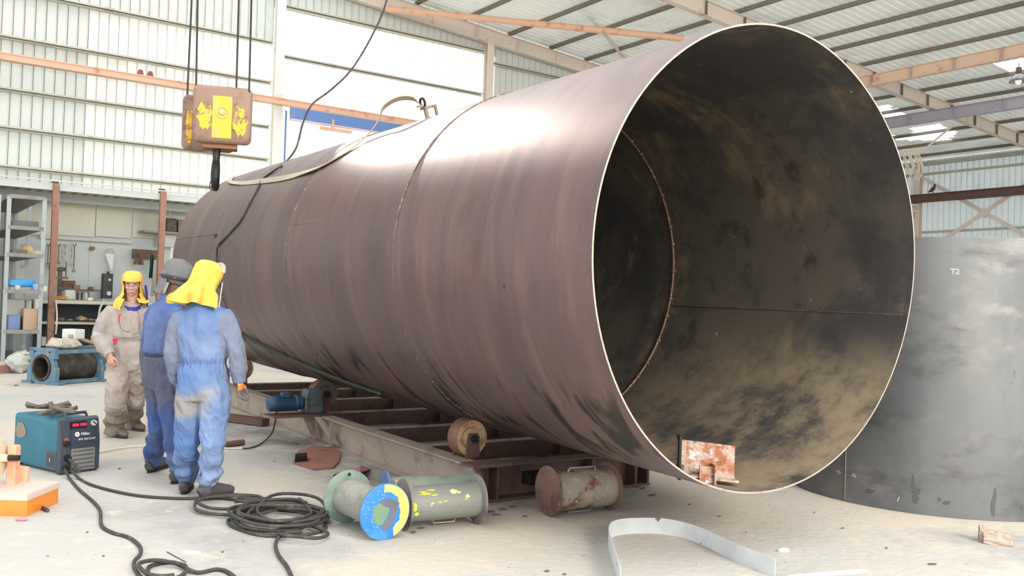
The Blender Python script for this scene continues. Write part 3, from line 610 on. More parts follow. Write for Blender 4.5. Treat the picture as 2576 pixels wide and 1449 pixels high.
mb = MB(); mb.box(pm + Zt * .03 + Nn * .0, (Lb * .96, .10, .012), (X_, Nn, Zt)); mb.build('foot_plate', m_burnt, bk)
mb = MB(); mb.box(pm + Zt * .05 - X_ * .06 - AXH * .06, (.10, .02, .10), (X_, Nn, Zt)); mb.box(pm + Zt * .05 + X_ * .0 - AXH * .03, (.012, .12, .13), (X_, Nn, Zt)); mb.build('gusset', m_burnt, bk)

# ================================================================== CRANE HOOK BLOCK
m_ychip = M('chipped_yellow_paint', (128, 96, 74), .6, .15, [((226, 176, 40), 7, .50, .56), ((120, 96, 84), 16, .56, .64), ((168, 146, 130), 3, .58, .75)], bump=.15)
m_yblk = M('brown_block_paint', (150, 122, 104), .6, .15, [((118, 90, 76), 5, .5, .66), ((184, 160, 140), 3, .58, .74)], bump=.15)
m_ych = M('yellow_chips', (230, 182, 52), .6, .05, [((150, 116, 90), 14, .50, .56), ((240, 204, 96), 9, .56, .7)])
HY = 9.6; hc = at(562, 296, HY); hk = thing('crane_hook_block', 'rusty yellow crane hook block hanging on four wire ropes', 'crane hook', at(545, 478, HY))
fx = (at(633, 300, HY) - at(490, 296, HY)).normalized(); fn = fx.cross(ZB).normalized()   # towards the camera when negative
if fn.y > 0: fn = -fn
hx = Vector((.97, .24, 0)).normalized(); hn = Vector((.24, -.97, 0)).normalized()
sp = HY / F
mb = MB(); mb.bbox(hc + hn * .13, (141 * sp, .10, 142 * sp), (hx, hn, ZB), .06); mb.build('front_cheek', m_yblk, hk, smooth=50)
mb = MB(); mb.bbox(hc - hn * .17 - hx * .16 - ZB * .05, (128 * sp, .12, 140 * sp), (hx, hn, ZB), .06); mb.build('rear_cheek', m_yblk, hk, smooth=50)
mb = MB(); mb.box(hc + hn * .181 - ZB * .03, (46 * sp, .006, 104 * sp), (hx, hn, ZB)); mb.build('centre_plate', M('centre_plate_yellow', (230, 184, 60), .6, .1, [((206, 168, 140), 12, .54, .64)]), hk)
for (bx_, bz_, sx_2, sz_2, dd_) in ((-.175, -.03, .085, .17, 1), (.175, -.06, .085, .17, 2), (-.60, -.06, .05, .2, 3)):
    rnd = random.Random(dd_); n_ = 22; back = dd_ == 3
    o0 = (hc + hn * .1805) if not back else (hc - hn * .1085 + ZB * -.02 + hx * .255)
    pg = [o0 + hx * (bx_ + sx_2 * math.cos(k * 2 * PI / n_) * rnd.uniform(.65, 1.1)) + ZB * (bz_ + sz_2 * math.sin(k * 2 * PI / n_) * rnd.uniform(.7, 1.1)) for k in range(n_)]
    mb = MB(); mb.prism(pg, hn * .0015); mb.build('paint_patch', m_ych, hk)
mb = MB(); q0 = hc + hn * .186 + ZB * .02; mb.tube([q0 + (hx * math.cos(a * PI / 12) + ZB * math.sin(a * PI / 12)) * .058 for a in range(25)], .010, 6); mb.cyl(q0, q0 + hn * .02, .028, 12); mb.build('axle_ring', M('axle_ring', (214, 184, 130), .6), hk, smooth=50)
mb = MB(); mb.cyl(hc - hn * .12, hc + hn * .1, .22, 32); mb.cyl(hc - hn * .03, hc + hn * .03, .25, 32); mb.build('sheave', m_dark, hk, smooth=40)
mb = MB(); mb.box(hc - ZB * (.30) - hx * .02, (.34, .2, .09), (hx, hn, ZB)); mb.build('crosshead', M('crosshead_rust', (150, 104, 72), .6, .2), hk)
h0 = at(545, 378, HY); s_ = sp
mb = MB(); mb.tube([h0 + ZB * .06, h0, h0 - ZB * .09], [.042, .042, .036], 14); mb.build('hook_shank', m_dark, hk, smooth=50)
hp = [h0 - ZB * .08, h0 - ZB * .14 + hn * .01, h0 - ZB * .20 + hn * .035, h0 - ZB * .27 + hn * .05, h0 - ZB * .34 + hn * .04, h0 - ZB * .39 + hn * 0, h0 - ZB * .40 - hn * .05, h0 - ZB * .37 - hn * .10, h0 - ZB * .30 - hn * .12]
mb = MB(); mb.tube(spline(hp, 5), [.034 + .014 * math.sin(PI * min(i / 30, 1)) for i in range(36)] + [.034 - .022 * (i / 4) for i in range(5)], 12); mb.build('hook', m_dark, hk, smooth=50)
mb = MB(); q1 = at(534, 466, HY); mb.tube([q1 + ZB * (.055 * math.sin(a * PI / 10)) + hx * (.025 * math.cos(a * PI / 10)) for a in range(21)], .005, 6); mb.build('latch', m_dark, hk)
for i, (xt, xb, yb, dn) in enumerate(((482, 471, 236, -.17), (498, 494, 225, .13), (601, 595, 226, -.1), (633, 627, 236, .1))):
    pb_ = at(xb, yb, HY - dn * .97); pt_ = at(xt, 0, HY - dn * .97); d = (pt_ - pb_).normalized(); L = (8.9 - pb_.z) / d.z
    mb = MB(); mb.cyl(pb_ - ZB * .18, pb_ + d * L, .011, 8); mb.build('wire_rope', m_rope, hk)

# ================================================================== PIPE SPOOLS ON THE FLOOR
def spool(name, label, p0, p1, rf, rp, mats, endpat=None, tf=.014, handle=None, ext=0):
    """flanged pipe piece lying on its flanges; p0, p1: centres of the flanges"""
    p0, p1 = Vector(p0), Vector(p1); d = (p1 - p0).normalized(); L = (p1 - p0).length
    base = (p0 + p1) / 2; base = Vector((base.x, base.y, 0)); t = thing(name, label, 'pipe', base, 'flanged pipe pieces lying by the roller bed')
    mb = MB(); mb.lathe(p0, d, [(tf, rp), (L * .25, rp), (L * .5, rp * 1.005), (L * .75, rp), (L - tf, rp)], 48); mb.build('pipe', mats[0], t, smooth=40)
    for i, (q, s_) in enumerate(((p0, 1), (p1, -1))):
        mb = MB(); mb.lathe(q, d * s_, [(0, .002), (0, rf * .6), (0, rf - .002), (.002, rf), (tf - .002, rf), (tf, rf - .003), (tf, rp)], 56); mb.build('flange', mats[1 + i], t, smooth=35)
    for (f0, f1, ang) in (handle or []):
        ref = ZB.cross(d).normalized(); dirv = ref * math.cos(ang) + ZB * math.sin(ang)
        a_ = p0 + d * (L * f0) + dirv * rp; b_ = p0 + d * (L * f1) + dirv * rp
        mb = MB(); mb.tube([a_, a_ + dirv * .03 + d * .012, b_ + dirv * .03 - d * .012, b_], .006, 6); mb.build('handle', M('handle_steel', (170, 166, 150), .6, .2), t, smooth=60)
    return t
m_grnpipe = M('old_green_pipe', (126, 138, 126), .65, .1, [((150, 148, 132), 4, .5, .7), ((96, 108, 104), 6, .52, .7), ((196, 176, 60), 7, .66, .7), ((92, 100, 112), 10, .62, .8)], bump=.2)
m_greypipe = M('dusty_grey_pipe', (150, 148, 140), .8, .05, [((120, 126, 118), 5, .5, .7), ((170, 160, 146), 9, .55, .7)], bump=.3)
m_palegrn = M('pale_green_flange', (126, 144, 132), .7, .05, [((100, 116, 112), 5, .5, .7), ((160, 170, 156), 12, .6, .75), ((84, 108, 140), 4, .62, .75)])
m_bluyel = M('blue_yellow_flange', (40, 116, 190), .6, 0, [((214, 186, 92), 2.6, .50, .53), ((100, 122, 100), 3.4, .58, .64), ((226, 228, 224), 34, .66, .69), ((50, 60, 70), 26, .70, .74)])
m_rusty = M('rusty_flange', (120, 92, 84), .75, .15, [((92, 68, 62), 7, .5, .7), ((150, 128, 118), 16, .6, .75)], bump=.3)
m_redpipe = M('patchy_red_pipe', (158, 148, 130), .75, .05, [((122, 78, 66), 7, .50, .62), ((176, 168, 150), 14, .58, .7), ((184, 176, 80), 4, .57, .68)], bump=.3)
m_yelpipe = M('yellow_chipped_pipe', (126, 130, 122), .6, .1, [((158, 156, 92), 3, .48, .64), ((104, 112, 122), 4, .52, .68), ((232, 210, 60), 9, .64, .67), ((226, 226, 210), 22, .72, .74)], bump=.15)
m_greyfl = M('grey_rust_flange', (126, 120, 114), .7, .15, [((96, 82, 76), 6, .5, .7), ((160, 156, 150), 18, .62, .75)], bump=.2)
m_blueface = M('blue_grey_flange', (84, 110, 160), .6, .05, [((120, 130, 150), 8, .5, .7)])
def ctr(x, y, r): p = G(x, y); return Vector((p.x, p.y, r))
# B: yellow-chipped, front middle
b0 = ctr(1012, 1334, .168); b1 = ctr(1200, 1317, .168)
SB = spool('pipe_spool', 'green pipe piece with bright yellow paint chips and rusty round flanges', b0, b1, .168, .116, (m_yelpipe, m_greyfl, m_greyfl), handle=[(.40, .72, -.9 * PI * .5 + 0)])
m_chipy = M('chip_yellow', (238, 214, 50), .6); m_chipw = M('chip_cream', (226, 220, 150), .6)
dB = (b1 - b0).normalized(); LB = (b1 - b0).length; sB = dB.cross(ZB).normalized()
if sB.y > 0: sB = -sB
rnd = random.Random(8)
def bchip(f, a, df, da, mat, n=12):
    def q(ff, aa): t = math.radians(aa); return b0 + dB * (LB * ff) + (sB * math.cos(t) + ZB * math.sin(t)) * .1172
    pts = [q(f, a)] + [q(f + df * rnd.uniform(.4, 1.2) * math.cos(k * 2 * PI / n), a + da * rnd.uniform(.4, 1.2) * math.sin(k * 2 * PI / n)) for k in range(n)]
    MB().add(pts, [(0, 1 + k, 1 + (k + 1) % n) for k in range(n)]).build('paint_chip', mat, SB, fix=False)
for f, a, df, da, m_ in ((.20, 50, .08, 4, m_chipy), (.24, 42, .10, 4, m_chipy), (.30, 56, .07, 4, m_chipy), (.33, 36, .06, 3, m_chipy), (.60, 46, .05, 11, m_chipw), (.66, 40, .04, 5, m_chipw), (.77, 26, .03, 7, m_chipw), (.30, 10, .025, 3, m_chipw), (.40, 12, .035, 3, m_chipy), (.47, 14, .03, 2.5, m_chipy), (.28, 4, .02, 2, m_chipw), (.07, 0, .03, 16, m_chipy), (.10, -22, .03, 8, m_chipy)): bchip(f, a, df, da, m_)
c0 = ctr(1376, 1298, .178); c1 = ctr(1530, 1282, .178)
spool('pipe_spool', 'patchy red and grey pipe piece with rusty flanges, farthest right of the pipes', c0, c1, .178, .145, (m_redpipe, m_rusty, m_rusty), handle=[(.35, .75, -PI / 2 + .15), (.25, .7, PI / 2 + .35)])
a0 = ctr(966, 1358, .176); a1_ = ctr(872, 1314, .176)
A_sp = spool('pipe_spool', 'dusty grey pipe piece whose round blue and yellow end disc faces the camera', a0, a1_, .176, .118, (m_greypipe, m_greyfl, m_palegrn))
# blue / yellow painted blind disc on the front flange
dA = (a0 - a1_).normalized(); sx = dA.cross(ZB).normalized() * -1
if sx.x < 0: sx = -sx
def discpt(u, v, h=.006): return a0 + dA * h + sx * (u * .176) + ZB * (v * .176)
def blob(name, pts, mat, h, par):
    mb = MB(); n = len(pts); q = [discpt(u, v, h) for u, v in pts]; mb.prism(q, dA * .0012); return mb.build(name, mat, par)
mb = MB(); mb.lathe(a0, dA, [(0, .176), (.004, .176), (.005, .172), (.0051, .001)], 56); mb.build('blind_disc', M('bright_blue_paint', (44, 122, 196), .5, 0, [((70, 140, 200), 8, .5, .7), ((228, 232, 230), 40, .68, .71)]), A_sp, smooth=30)
my = M('pale_yellow_paint', (218, 192, 104), .6, 0, [((206, 196, 150), 9, .5, .7), ((70, 66, 56), 30, .68, .72)])
rnd = random.Random(11)
arc = [(math.cos(a) * .97, math.sin(a) * .97) for a in [math.radians(q) for q in range(-68, 100, 6)]]
inn = [(math.cos(a) * (.54 + .1 * rnd.random()) + .02, math.sin(a) * (.66 + .08 * rnd.random())) for a in [math.radians(q) for q in range(100, -68, -7)]]
blob('yellow_patch', arc + inn, my, .0056, A_sp)
blob('grey_patch', [(-.25, .38), (0, .48), (.3, .42), (.55, .28), (.5, 0), (.35, -.3), (.2, -.62), (-.02, -.66), (-.15, -.52), (.1, -.2), (.22, .1), (-.1, .22)], M('slate_paint', (100, 104, 118), .6, 0, [((84, 84, 98), 9, .5, .7)]), .0058, A_sp)
blob('green_patch', [(-.28, .34), (-.05, .3), (.18, .12), (.08, -.2), (-.14, -.48), (-.42, -.36), (-.5, -.02), (-.45, .22)], M('olive_green_paint', (110, 140, 110), .6, 0, [((170, 170, 90), 6, .5, .6), ((80, 130, 150), 6, .56, .7)]), .0057, A_sp)
mb = MB(); rf_ = random.Random(6)
for i in range(46):
    a = rf_.uniform(95, 275); r_ = rf_.uniform(.45, .95); u_, v_ = r_ * math.cos(math.radians(a)), r_ * math.sin(math.radians(a)); L_ = rf_.uniform(.02, .05)
    mb.prism([discpt(u_, v_, .0062), discpt(u_ + .014, v_ - .004, .0062), discpt(u_ + .014 + L_ * .5, v_ - L_, .0062), discpt(u_ + L_ * .5, v_ - L_, .0062)], dA * .0006)
tag(mb.build('paint_fleck', M('fleck_white', (226, 230, 230), .6), A_sp), kind='stuff')
p = a1_ + ZB * .145 - dA * .002
mb = MB(); mb.cyl(a1_ + ZB * .148 + dA * .0, a1_ + ZB * .148 + dA * .0155, .012, 12); mb.build('bolt_hole', m_dark, A_sp)
d0 = at(967, 1262, 6.2); d0.z = .165; d1 = at(1188, 1240, 6.42); d1.z = .165
spool('pipe_spool', 'grey green pipe piece with a thin blue flange, lying behind the yellow one', d0, d1, .165, .122, (m_grnpipe, m_blueface, m_greyfl))

# ================================================================== CABLES ON THE FLOOR
def floor_cable(name, label, pts, r=.011, mat=m_rubber, z=None, par=None, k=7):
    q = [G(x, y, (r + .001) if len(pq) == 0 else pq[0] + r) for x, y, *pq in pts]
    mb = MB(); mb.tube(spline(q, k), r, 7); return mb.build(name, mat, par, smooth=60) if par else tag(mb.build(name, mat, off=Vector((q[0].x, q[0].y, 0)), smooth=60), label, 'cable')
floor_cable('welding_cable', 'black cable snaking from the blue welder down to the bottom edge coil', [(163, 1182, .05), (176, 1205), (200, 1232), (235, 1262), (252, 1285), (256, 1322), (285, 1340), (325, 1352), (352, 1375), (352, 1395), (338, 1412), (340, 1432), (360, 1460)])
floor_cable('welding_cable', 'black cable running from the blue welder past the boots to the large coil', [(180, 1184, .05), (200, 1204), (232, 1220), (290, 1236), (350, 1247), (410, 1252), (470, 1254), (540, 1252), (600, 1258), (660, 1262), (720, 1268)])
coil = thing('cable_coil', 'large loose coil of black welding cable on the floor beside the pipes', 'cable', G(705, 1310))
rnd = random.Random(5)
def loop(cx, cy, rx, ry, a0, a1, z0=.0, wob=.06, tilt=.0, r=.0115, par=coil, nm='cable_loop'):
    c = G(cx, cy); sx_ = (G(cx + rx, cy) - c); sy_ = (G(cx, cy - ry) - G(cx, cy + ry)) * .5; pts = []; n = 30
    for k in range(n + 1):
        a = math.radians(a0 + (a1 - a0) * k / n); w_ = 1 + wob * math.sin(a * 2 + cx) + wob * .5 * math.sin(a * 5 + cy)
        pts.append(c + sx_ * (math.cos(a) * w_) + sy_ * (math.sin(a) * w_) + ZB * (r + z0 + .012 * (1 + math.sin(a * 1.5 + rx)) * (1 if z0 > 0 else 0)))
    mb = MB(); mb.tube(pts, r, 7); return mb.build(nm, m_rubber, par, smooth=60)
for i, q in enumerate([(700, 1318, 118, 34, 0, 350), (705, 1312, 112, 34, 20, 380, .012), (690, 1320, 104, 26, 0, 360, .02), (712, 1308, 100, 24, 60, 400, .03), (700, 1314, 122, 30, 90, 440, .035), (716, 1316, 92, 26, 0, 360, .045), (696, 1324, 116, 24, 10, 350, .05), (735, 1304, 86, 36, 0, 360, .055), (600, 1284, 112, 22, 20, 345, .01), (575, 1275, 86, 17, 200, 520, .02), (636, 1278, 40, 9, 0, 360, .03), (762, 1352, 58, 18, 150, 480, .01), (710, 1322, 110, 22, 0, 360, .065), (690, 1316, 96, 30, 30, 390, .07)]):
    loop(*q)
floor_cable('cable_end', None, [(760, 1338, .03), (715, 1343, .02), (694, 1365), (700, 1395), (722, 1425), (738, 1460)], par=coil, r=.0115)
floor_cable('cable_end', None, [(590, 1262, .02), (680, 1258, .03), (755, 1272, .04), (790, 1290, .03), (826, 1300, .02)], par=coil, r=.0115)
floor_cable('cable_end', None, [(770, 1272, .02), (764, 1262, .02), (752, 1255, .01)], par=coil, r=.0115)
coil2 = thing('cable_coil', 'small coil of grey black cable at the bottom edge left of the large coil', 'cable', G(425, 1440))
loop(420, 1440, 52, 20, -10, 340, .0, par=coil2); loop(408, 1444, 60, 18, 20, 300, .015, par=coil2)
floor_cable('cable_end', None, [(468, 1430, .01), (500, 1440), (545, 1432), (575, 1440), (600, 1462)], par=coil2)
floor_cable('electrode_cable', 'short black cables poking out beside the orange machine', [(70, 1262, .02), (92, 1270), (120, 1284)], r=.013)
floor_cable('thin_cable', 'thin dark cable curling on the floor behind the orange machine', [(60, 1215, .02), (86, 1222), (98, 1232), (80, 1240), (60, 1248), (95, 1242), (122, 1245)], r=.009)

# ================================================================== BLUE WELDER
wf = G(150, 1196); wr = G(236, 1178); wb = G(70, 1156)          # front-left, front-right, rear-left bottom corners
Y_ = (wb - wf); Y_.z = 0; wd = Y_.length; Y_.normalize(); X_ = Vector((Y_.y, -Y_.x, 0)); wl = .335; wh = .455; Xr0 = (wr - wf).normalized(); Ym = (Y_ * .55 + Vector((-Xr0.y, Xr0.x, 0)) * .45).normalized(); Y_ = Ym; X_ = Vector((Y_.y, -Y_.x, 0)); wd *= .86
print('welder', wl, wd)
axW = (X_, Y_, ZB); wc = wf + X_ * wl / 2 + Y_ * wd / 2; wl *= 1.0
we = thing('welding_machine', 'teal blue portable welding machine with dark front panel and red digits', 'welder', wc)
m_teal = M('teal_case', (28, 104, 124), .4, .1, [((46, 124, 140), 2, .5, .75), ((150, 170, 168), 10, .7, .76)])
m_wpan = M('welder_panel', (58, 66, 76), .5, 0, [((90, 96, 100), 10, .6, .8)])
def WP(x, y, z): return wf + X_ * x + Y_ * y + ZB * z
mb = MB(); mb.bbox(wc + ZB * (wh / 2) + Y_ * .02, (wl, wd - .05, wh - .03), axW, .03); mb.build('case', m_teal, we, smooth=40)
mb = MB(); mb.prism([WP(0, -.0, .012), WP(0, 0, wh * .55), WP(0, .03, wh * .96), WP(0, .06, wh), WP(0, .06, .012)], X_ * wl); mb.build('front_bezel', m_wpan, we)
mb = MB(); mb.box(WP(wl / 2 + .02, -.004, wh * .25), (wl * .60, .012, wh * .40), axW); mb.build('louvre_panel', M('louvre_grey', (128, 128, 126), .7), we)
for i in range(5): MB().box(WP(wl / 2 + .02, -.012, wh * (.10 + .075 * i)), (wl * .54, .006, .01), axW).build('louvre', M('louvre_dark', (80, 82, 84), .6), we)
nf = (WP(0, 0, wh * .55) - WP(0, .03, wh * .96)).normalized(); upf = -nf; outf = X_.cross(upf).normalized()
if outf.dot(Y_) > 0: outf = -outf
def FP(x, s): return WP(x, 0, wh * .55) + upf * (s * wh * .41) + outf * .004
mb = MB(); mb.box(FP(wl * .57, .18), (wl * .66, .012, wh * .34), (X_, outf, upf)); mb.build('name_plate', M('plate_navy', (50, 58, 72), .5), we)
mb = MB(); mb.box(FP(wl * .45, .78), (wl * .42, .008, wh * .12), (X_, outf, upf)); mb.build('display_window', M('display_dark', (34, 30, 34), .3), we)
m_led = M('led_red', (255, 40, 60), .5, 0, emit=((255, 30, 60), 2.5))
for i in range(6):
    x0 = wl * (.30 + .055 * i + (.03 if i > 2 else 0)); text_mesh('8', .034, FP(x0, .715) + outf * .006, X_, upf, m_led, 'digit', we)
mb = MB(); mb.cyl(FP(wl * .84, .8), FP(wl * .84, .8) + outf * .02, .024, 20); mb.build('knob', M('knob_grey', (196, 196, 196), .4), we, smooth=40)
MB().box(FP(wl * .84, .8) + outf * .024, (.008, .006, .04), ((X_ + upf).normalized(), outf, (upf - X_).normalized())).build('knob_pointer', M('plate_navy', (50, 58, 72)), we)
m_wt = M('print_white', (224, 226, 226), .6)
lc = FP(wl * .40, .36) + outf * .008; mb = MB(); mb.cyl(lc, lc + outf * .002, .020, 20); mb.build('round_logo', m_wt, we)
text_mesh('M', .022, lc - X_ * .010 - upf * .008 + outf * .003, X_, upf, M('plate_navy', (50, 58, 72)), 'logo_letter', we)
text_mesh('Miller', .034, FP(wl * .50, .30) + outf * .008, X_, upf, m_wt, 'brand_lettering', we)
text_mesh('XMT 350 CC/CV', .021, FP(wl * .42, .09) + outf * .008, X_, upf, m_wt, 'model_lettering', we)
for (x, z, r) in ((.12, .26, .022), (.16, .14, .026), (.12, .06, .022)):
    mb = MB(); mb.cyl(WP(wl * x, .0, z), WP(wl * x, -.03, z - .01), r, 14); mb.build('socket', m_dark, we, smooth=40)
mb = MB(); mb.cyl(WP(wl * .12, -.002, wh * .62), WP(wl * .12, -.012, wh * .62), .018, 14); mb.build('indicator', M('indicator_red', (150, 90, 84), .5), we)
mb = MB(); mb.tube(spline([WP(wl * .16, -.03, .13), WP(wl * .22, -.08, .09), WP(wl * .28, -.13, .04), G(180, 1184, .03)]), .013, 8); mb.build('lead', m_rubber, we, smooth=60)
for x_ in (.10, .9):
    MB().box(WP(wl * x_, .04, .008), (.05, .05, .016), axW).build('foot', m_rubber, we); MB().box(WP(wl * x_, wd - .06, .008), (.05, .05, .016), axW).build('foot', m_rubber, we)
mb = MB(); mb.tube([WP(wl * .2, .08, wh - .03), WP(wl * .25, .09, wh + .03), WP(wl * .75, .09, wh + .03), WP(wl * .8, .08, wh - .03)], .014, 8); mb.build('carry_handle', m_wpan, we, smooth=50)
def SP(y, z, h=.0): return WP(-.003 - h, y, z)
mb = MB(); n = 14; rnd = random.Random(2)
mb.prism([SP(.40 * wd + .5 * wd + .085 * math.cos(k * 2 * PI / n) * (.8 + .3 * rnd.random()) - .05, .30 + .075 * math.sin(k * 2 * PI / n) * (.8 + .3 * rnd.random())) for k in range(n)], -X_ * .001); mb.build('worn_patch', M('worn_tan', (140, 124, 108), .7), we)
MB().box(SP(.14, .11), (.003, .15, .14), axW).build('rating_label', M('label_dark', (84, 84, 84), .6), we); MB().box(SP(.14, .11, .002), (.002, .11, .11), axW).build('label_panel', M('plate_navy', (50, 58, 72)), we)
text_mesh('I', .05, SP(.155, .09, .004), -Y_, ZB, m_wt, 'label_mark', we)
# clamps lying on the welder
cl = thing('earth_clamps', 'tangle of greasy brown steel clamps lying on top of the blue welder', 'clamp', WP(wl * .35, wd * .5, wh + .005))
m_cl = M('greasy_clamp', (112, 102, 94), .6, .4, [((70, 64, 60), 16, .5, .7)])
rnd = random.Random(9)
for i, (x, y, a, L_) in enumerate(((.15, .35, .3, .22), (.35, .5, 1.2, .24), (.5, .6, -.3, .26), (.7, .55, .5, .2), (.4, .75, 2.4, .25), (.25, .15, 1.9, .22), (.6, .42, -1.0, .2))):
    c = WP(wl * x, wd * y, wh + .022 + .012 * (i % 3)); d = X_ * math.cos(a) + Y_ * math.sin(a); s_ = d.cross(ZB)
    mb = MB(); mb.tube([c - d * L_ / 2 + ZB * .0, c - d * L_ * .2 + ZB * .016, c + d * L_ * .1 + ZB * .01, c + d * L_ / 2 + ZB * .03], [.012, .018, .014, .02], 7); mb.tube([c - d * L_ / 2 - s_ * .02, c + s_ * .0, c + d * L_ / 2 + s_ * .035], [.011, .015, .012], 7); mb.build('clamp', m_cl, cl, smooth=50)
mb = MB(); mb.tube([WP(wl * .36, wd * .5, wh + .03), WP(wl * .34, wd * .52, wh + .10)], [.022, .016], 8); mb.build('screw', m_cl, cl, smooth=50)

# ================================================================== ORANGE MACHINE (left edge)
om = thing('orange_machine', 'faded orange steel machine with a white wheel at the left edge', 'machine', G(10, 1308))
m_or = M('orange_paint', (226, 138, 52), .5, .05, [((216, 120, 40), 3, .5, .7), ((190, 150, 120), 10, .66, .76)]); m_orp = M('orange_faded', (232, 172, 140), .6, .05, [((214, 150, 116), 3, .5, .7)])
g0 = G(68, 1300); Yc = g0.y
def OPt(x, y, dy=0): return at(x, y, Yc + dy)
axO = (Vector((1, 0, 0)), Vector((0, 1, 0)), ZB)
def obox(x0, y0, x1, y1, dy0, dy1, mat, name, r=.012):
    a = OPt(x0, y1, dy0); b = OPt(x1, y0, dy0); mb = MB(); mb.bbox(((a.x + b.x) / 2, Yc + (dy0 + dy1) / 2, (a.z + b.z) / 2), (b.x - a.x, dy1 - dy0, b.z - a.z), axO, r); return mb.build(name, mat, om, smooth=40)
obox(-90, 1252, 68, 1312, 0, .42, m_or, 'base_box'); obox(-92, 1243, 69, 1256, -.005, .43, M('orange_top_dust', (206, 190, 176), .8), 'top_plate', .004)
obox(12, 1122, 40, 1246, .25, .32, m_orp, 'upright'); obox(36, 1176, 69, 1250, .36, .40, m_orp, 'guard_plate', .01); obox(-90, 1120, -60, 1246, .25, .32, m_orp, 'upright')
wc_ = OPt(-16, 1152, .2); mb = MB(); mb.lathe(wc_, Vector((1, .12, 0)), [(-.05, .02), (-.05, .10), (-.045, .125), (.045, .125), (.05, .10), (.05, .03), (.09, .025), (.09, .001)], 32); mb.build('wheel', M('cream_wheel', (214, 204, 176), .6), om, smooth=40)
mb = MB(); mb.cyl(wc_ - Vector((.25, 0, 0)), wc_ + Vector((.16, .03, 0)), .02, 12); mb.build('axle', m_dark, om, smooth=50)
mb = MB(); mb.ell(G(54, 1306, .01) , (.04, .02, .012)); tag(mb.build('pink_rag', M('pink_rag', (226, 140, 150), .8), off=G(54, 1306)), 'small pink scrap on the floor by the orange machine', 'rag')

# ================================================================== BENT STRIP, BRICK, SCRAP
m_strip = M('grey_strip_paint', (206, 210, 212), .5, .1, [((188, 192, 194), 2, .5, .7), ((80, 80, 76), 10, .655, .67)])
gpts = [(1560, 1475), (1549, 1440), (1537, 1400), (1530, 1370), (1540, 1352), (1572, 1344), (1620, 1342), (1670, 1344), (1720, 1354), (1765, 1370), (1800, 1387), (1850, 1412), (1900, 1432), (1950, 1452)]
q = spline([G(x, y, 0) for x, y in gpts], 6); mb = MB(); rs = []; hS = .105
for i, p in enumerate(q):
    t = (q[min(i + 1, len(q) - 1)] - q[max(i - 1, 0)]).normalized(); s_ = t.cross(ZB) * .002
    lean = t.cross(ZB) * .0
    rs.append([p + s_, p - s_, p - s_ + ZB * hS + lean, p + s_ + ZB * hS + lean])
mb.rings(rs, True, True); tag(mb.build('bent_strip', m_strip, off=G(1640, 1400), smooth=35), 'curved pale grey steel strip standing on edge on the floor', 'strip')
a_, b_ = G(1985, 1452), G(2180, 1436); c_ = (a_ + b_) / 2 + ZB * .004; dd = (b_ - a_); L = dd.length; dd.normalize()
mb = MB(); mb.box(c_, (L, .035, .008), (dd, ZB.cross(dd), ZB)); tag(mb.build('flat_bar', M('white_bar', (226, 226, 224), .5), off=c_), 'thin white flat bar lying at the bottom edge', 'bar')
def rock(c, r, n=2, seed=0, sq=(1, 1, 1), jag=.18):
    bm = bmesh.new(); bmesh.ops.create_icosphere(bm, subdivisions=n, radius=1); rnd = random.Random(seed); vs_ = []
    for v in bm.verts: k = 1 + jag * (noise.noise(v.co * 2.1 + Vector((seed * 3.7, 0, 0))) * 2); vs_.append(Vector(c) + Vector((v.co.x * r[0] * k, v.co.y * r[1] * k, v.co.z * r[2] * k)))
    fs = [tuple(v.index for v in f.verts) for f in bm.faces]; bm.free(); return vs_, fs
m_brick = M('stone_tan', (178, 162, 148), .9, 0, [((156, 130, 110), 14, .5, .7)], bump=.5)
bx = G(2508, 1368); X2 = Vector((.93, -.36, 0)); Y2 = Vector((.36, .93, 0))
mb = MB(); vs_, fs = [], []
def rough_block(c, size, ax, seed, n=5, j=.012):
    bm = bmesh.new(); bmesh.ops.create_cube(bm, size=1); bmesh.ops.subdivide_edges(bm, edges=bm.edges, cuts=n, use_grid_fill=True); out = []
    for v in bm.verts:
        k = Vector(noise.noise_vector(v.co * 3 + Vector((seed, 0, 0)))) * j; out.append(Vector(c) + ax[0] * (v.co.x * size[0]) + ax[1] * (v.co.y * size[1]) + ax[2] * (v.co.z * size[2]) + k)
    fs = [tuple(v.index for v in f.verts) for f in bm.faces]; bm.free(); return out, fs
mb.add(*rough_block(bx + ZB * .038, (.17, .09, .075), (X2, Y2, ZB), 1)); mb.add(*rough_block(bx + ZB * .05 - X2 * .09 + Y2 * .03, (.03, .09, .10), (X2, Y2, ZB), 4, 4, .008))
tag(mb.build('stone_block', m_brick, off=Vector((bx.x, bx.y, 0))), 'broken tan stone block on the bright floor at the right', 'stone')
def flake(x, y, wx, wy, name, label, cat, mat, seed=0, h=.006, group=None):
    c = G(x, y); rnd = random.Random(seed); n = 9; P = []
    for k in range(n):
        a = 2 * PI * k / n; s_ = .65 + .5 * rnd.random(); g = G(x + wx * s_ * math.cos(a), y + wy * s_ * math.sin(a)); P.append(Vector((g.x, g.y, .0008)))
    mb = MB(); mb.prism(P, (0, 0, h)); return tag(mb.build(name, mat, off=Vector((c.x, c.y, 0))), label, cat, group)
m_wscrap = M('white_scrap', (226, 224, 218), .8); m_dscrap = M('dark_scrap', (104, 98, 92), .9); m_tscrap = M('tan_scrap', (160, 146, 130), .9)
flake(480, 1391, 24, 6, 'torn_paper', 'white torn scrap on the floor left of the large cable coil', 'scrap', m_wscrap, 2, .004)
flake(1972, 1386, 17, 4, 'torn_paper', 'small white scrap with a dark edge right of the bent strip', 'scrap', m_wscrap, 3, .012)
flake(2345, 1421, 14, 2, 'steel_scrap', 'thin dark sliver of steel left of the stone block', 'scrap', m_dscrap, 4)
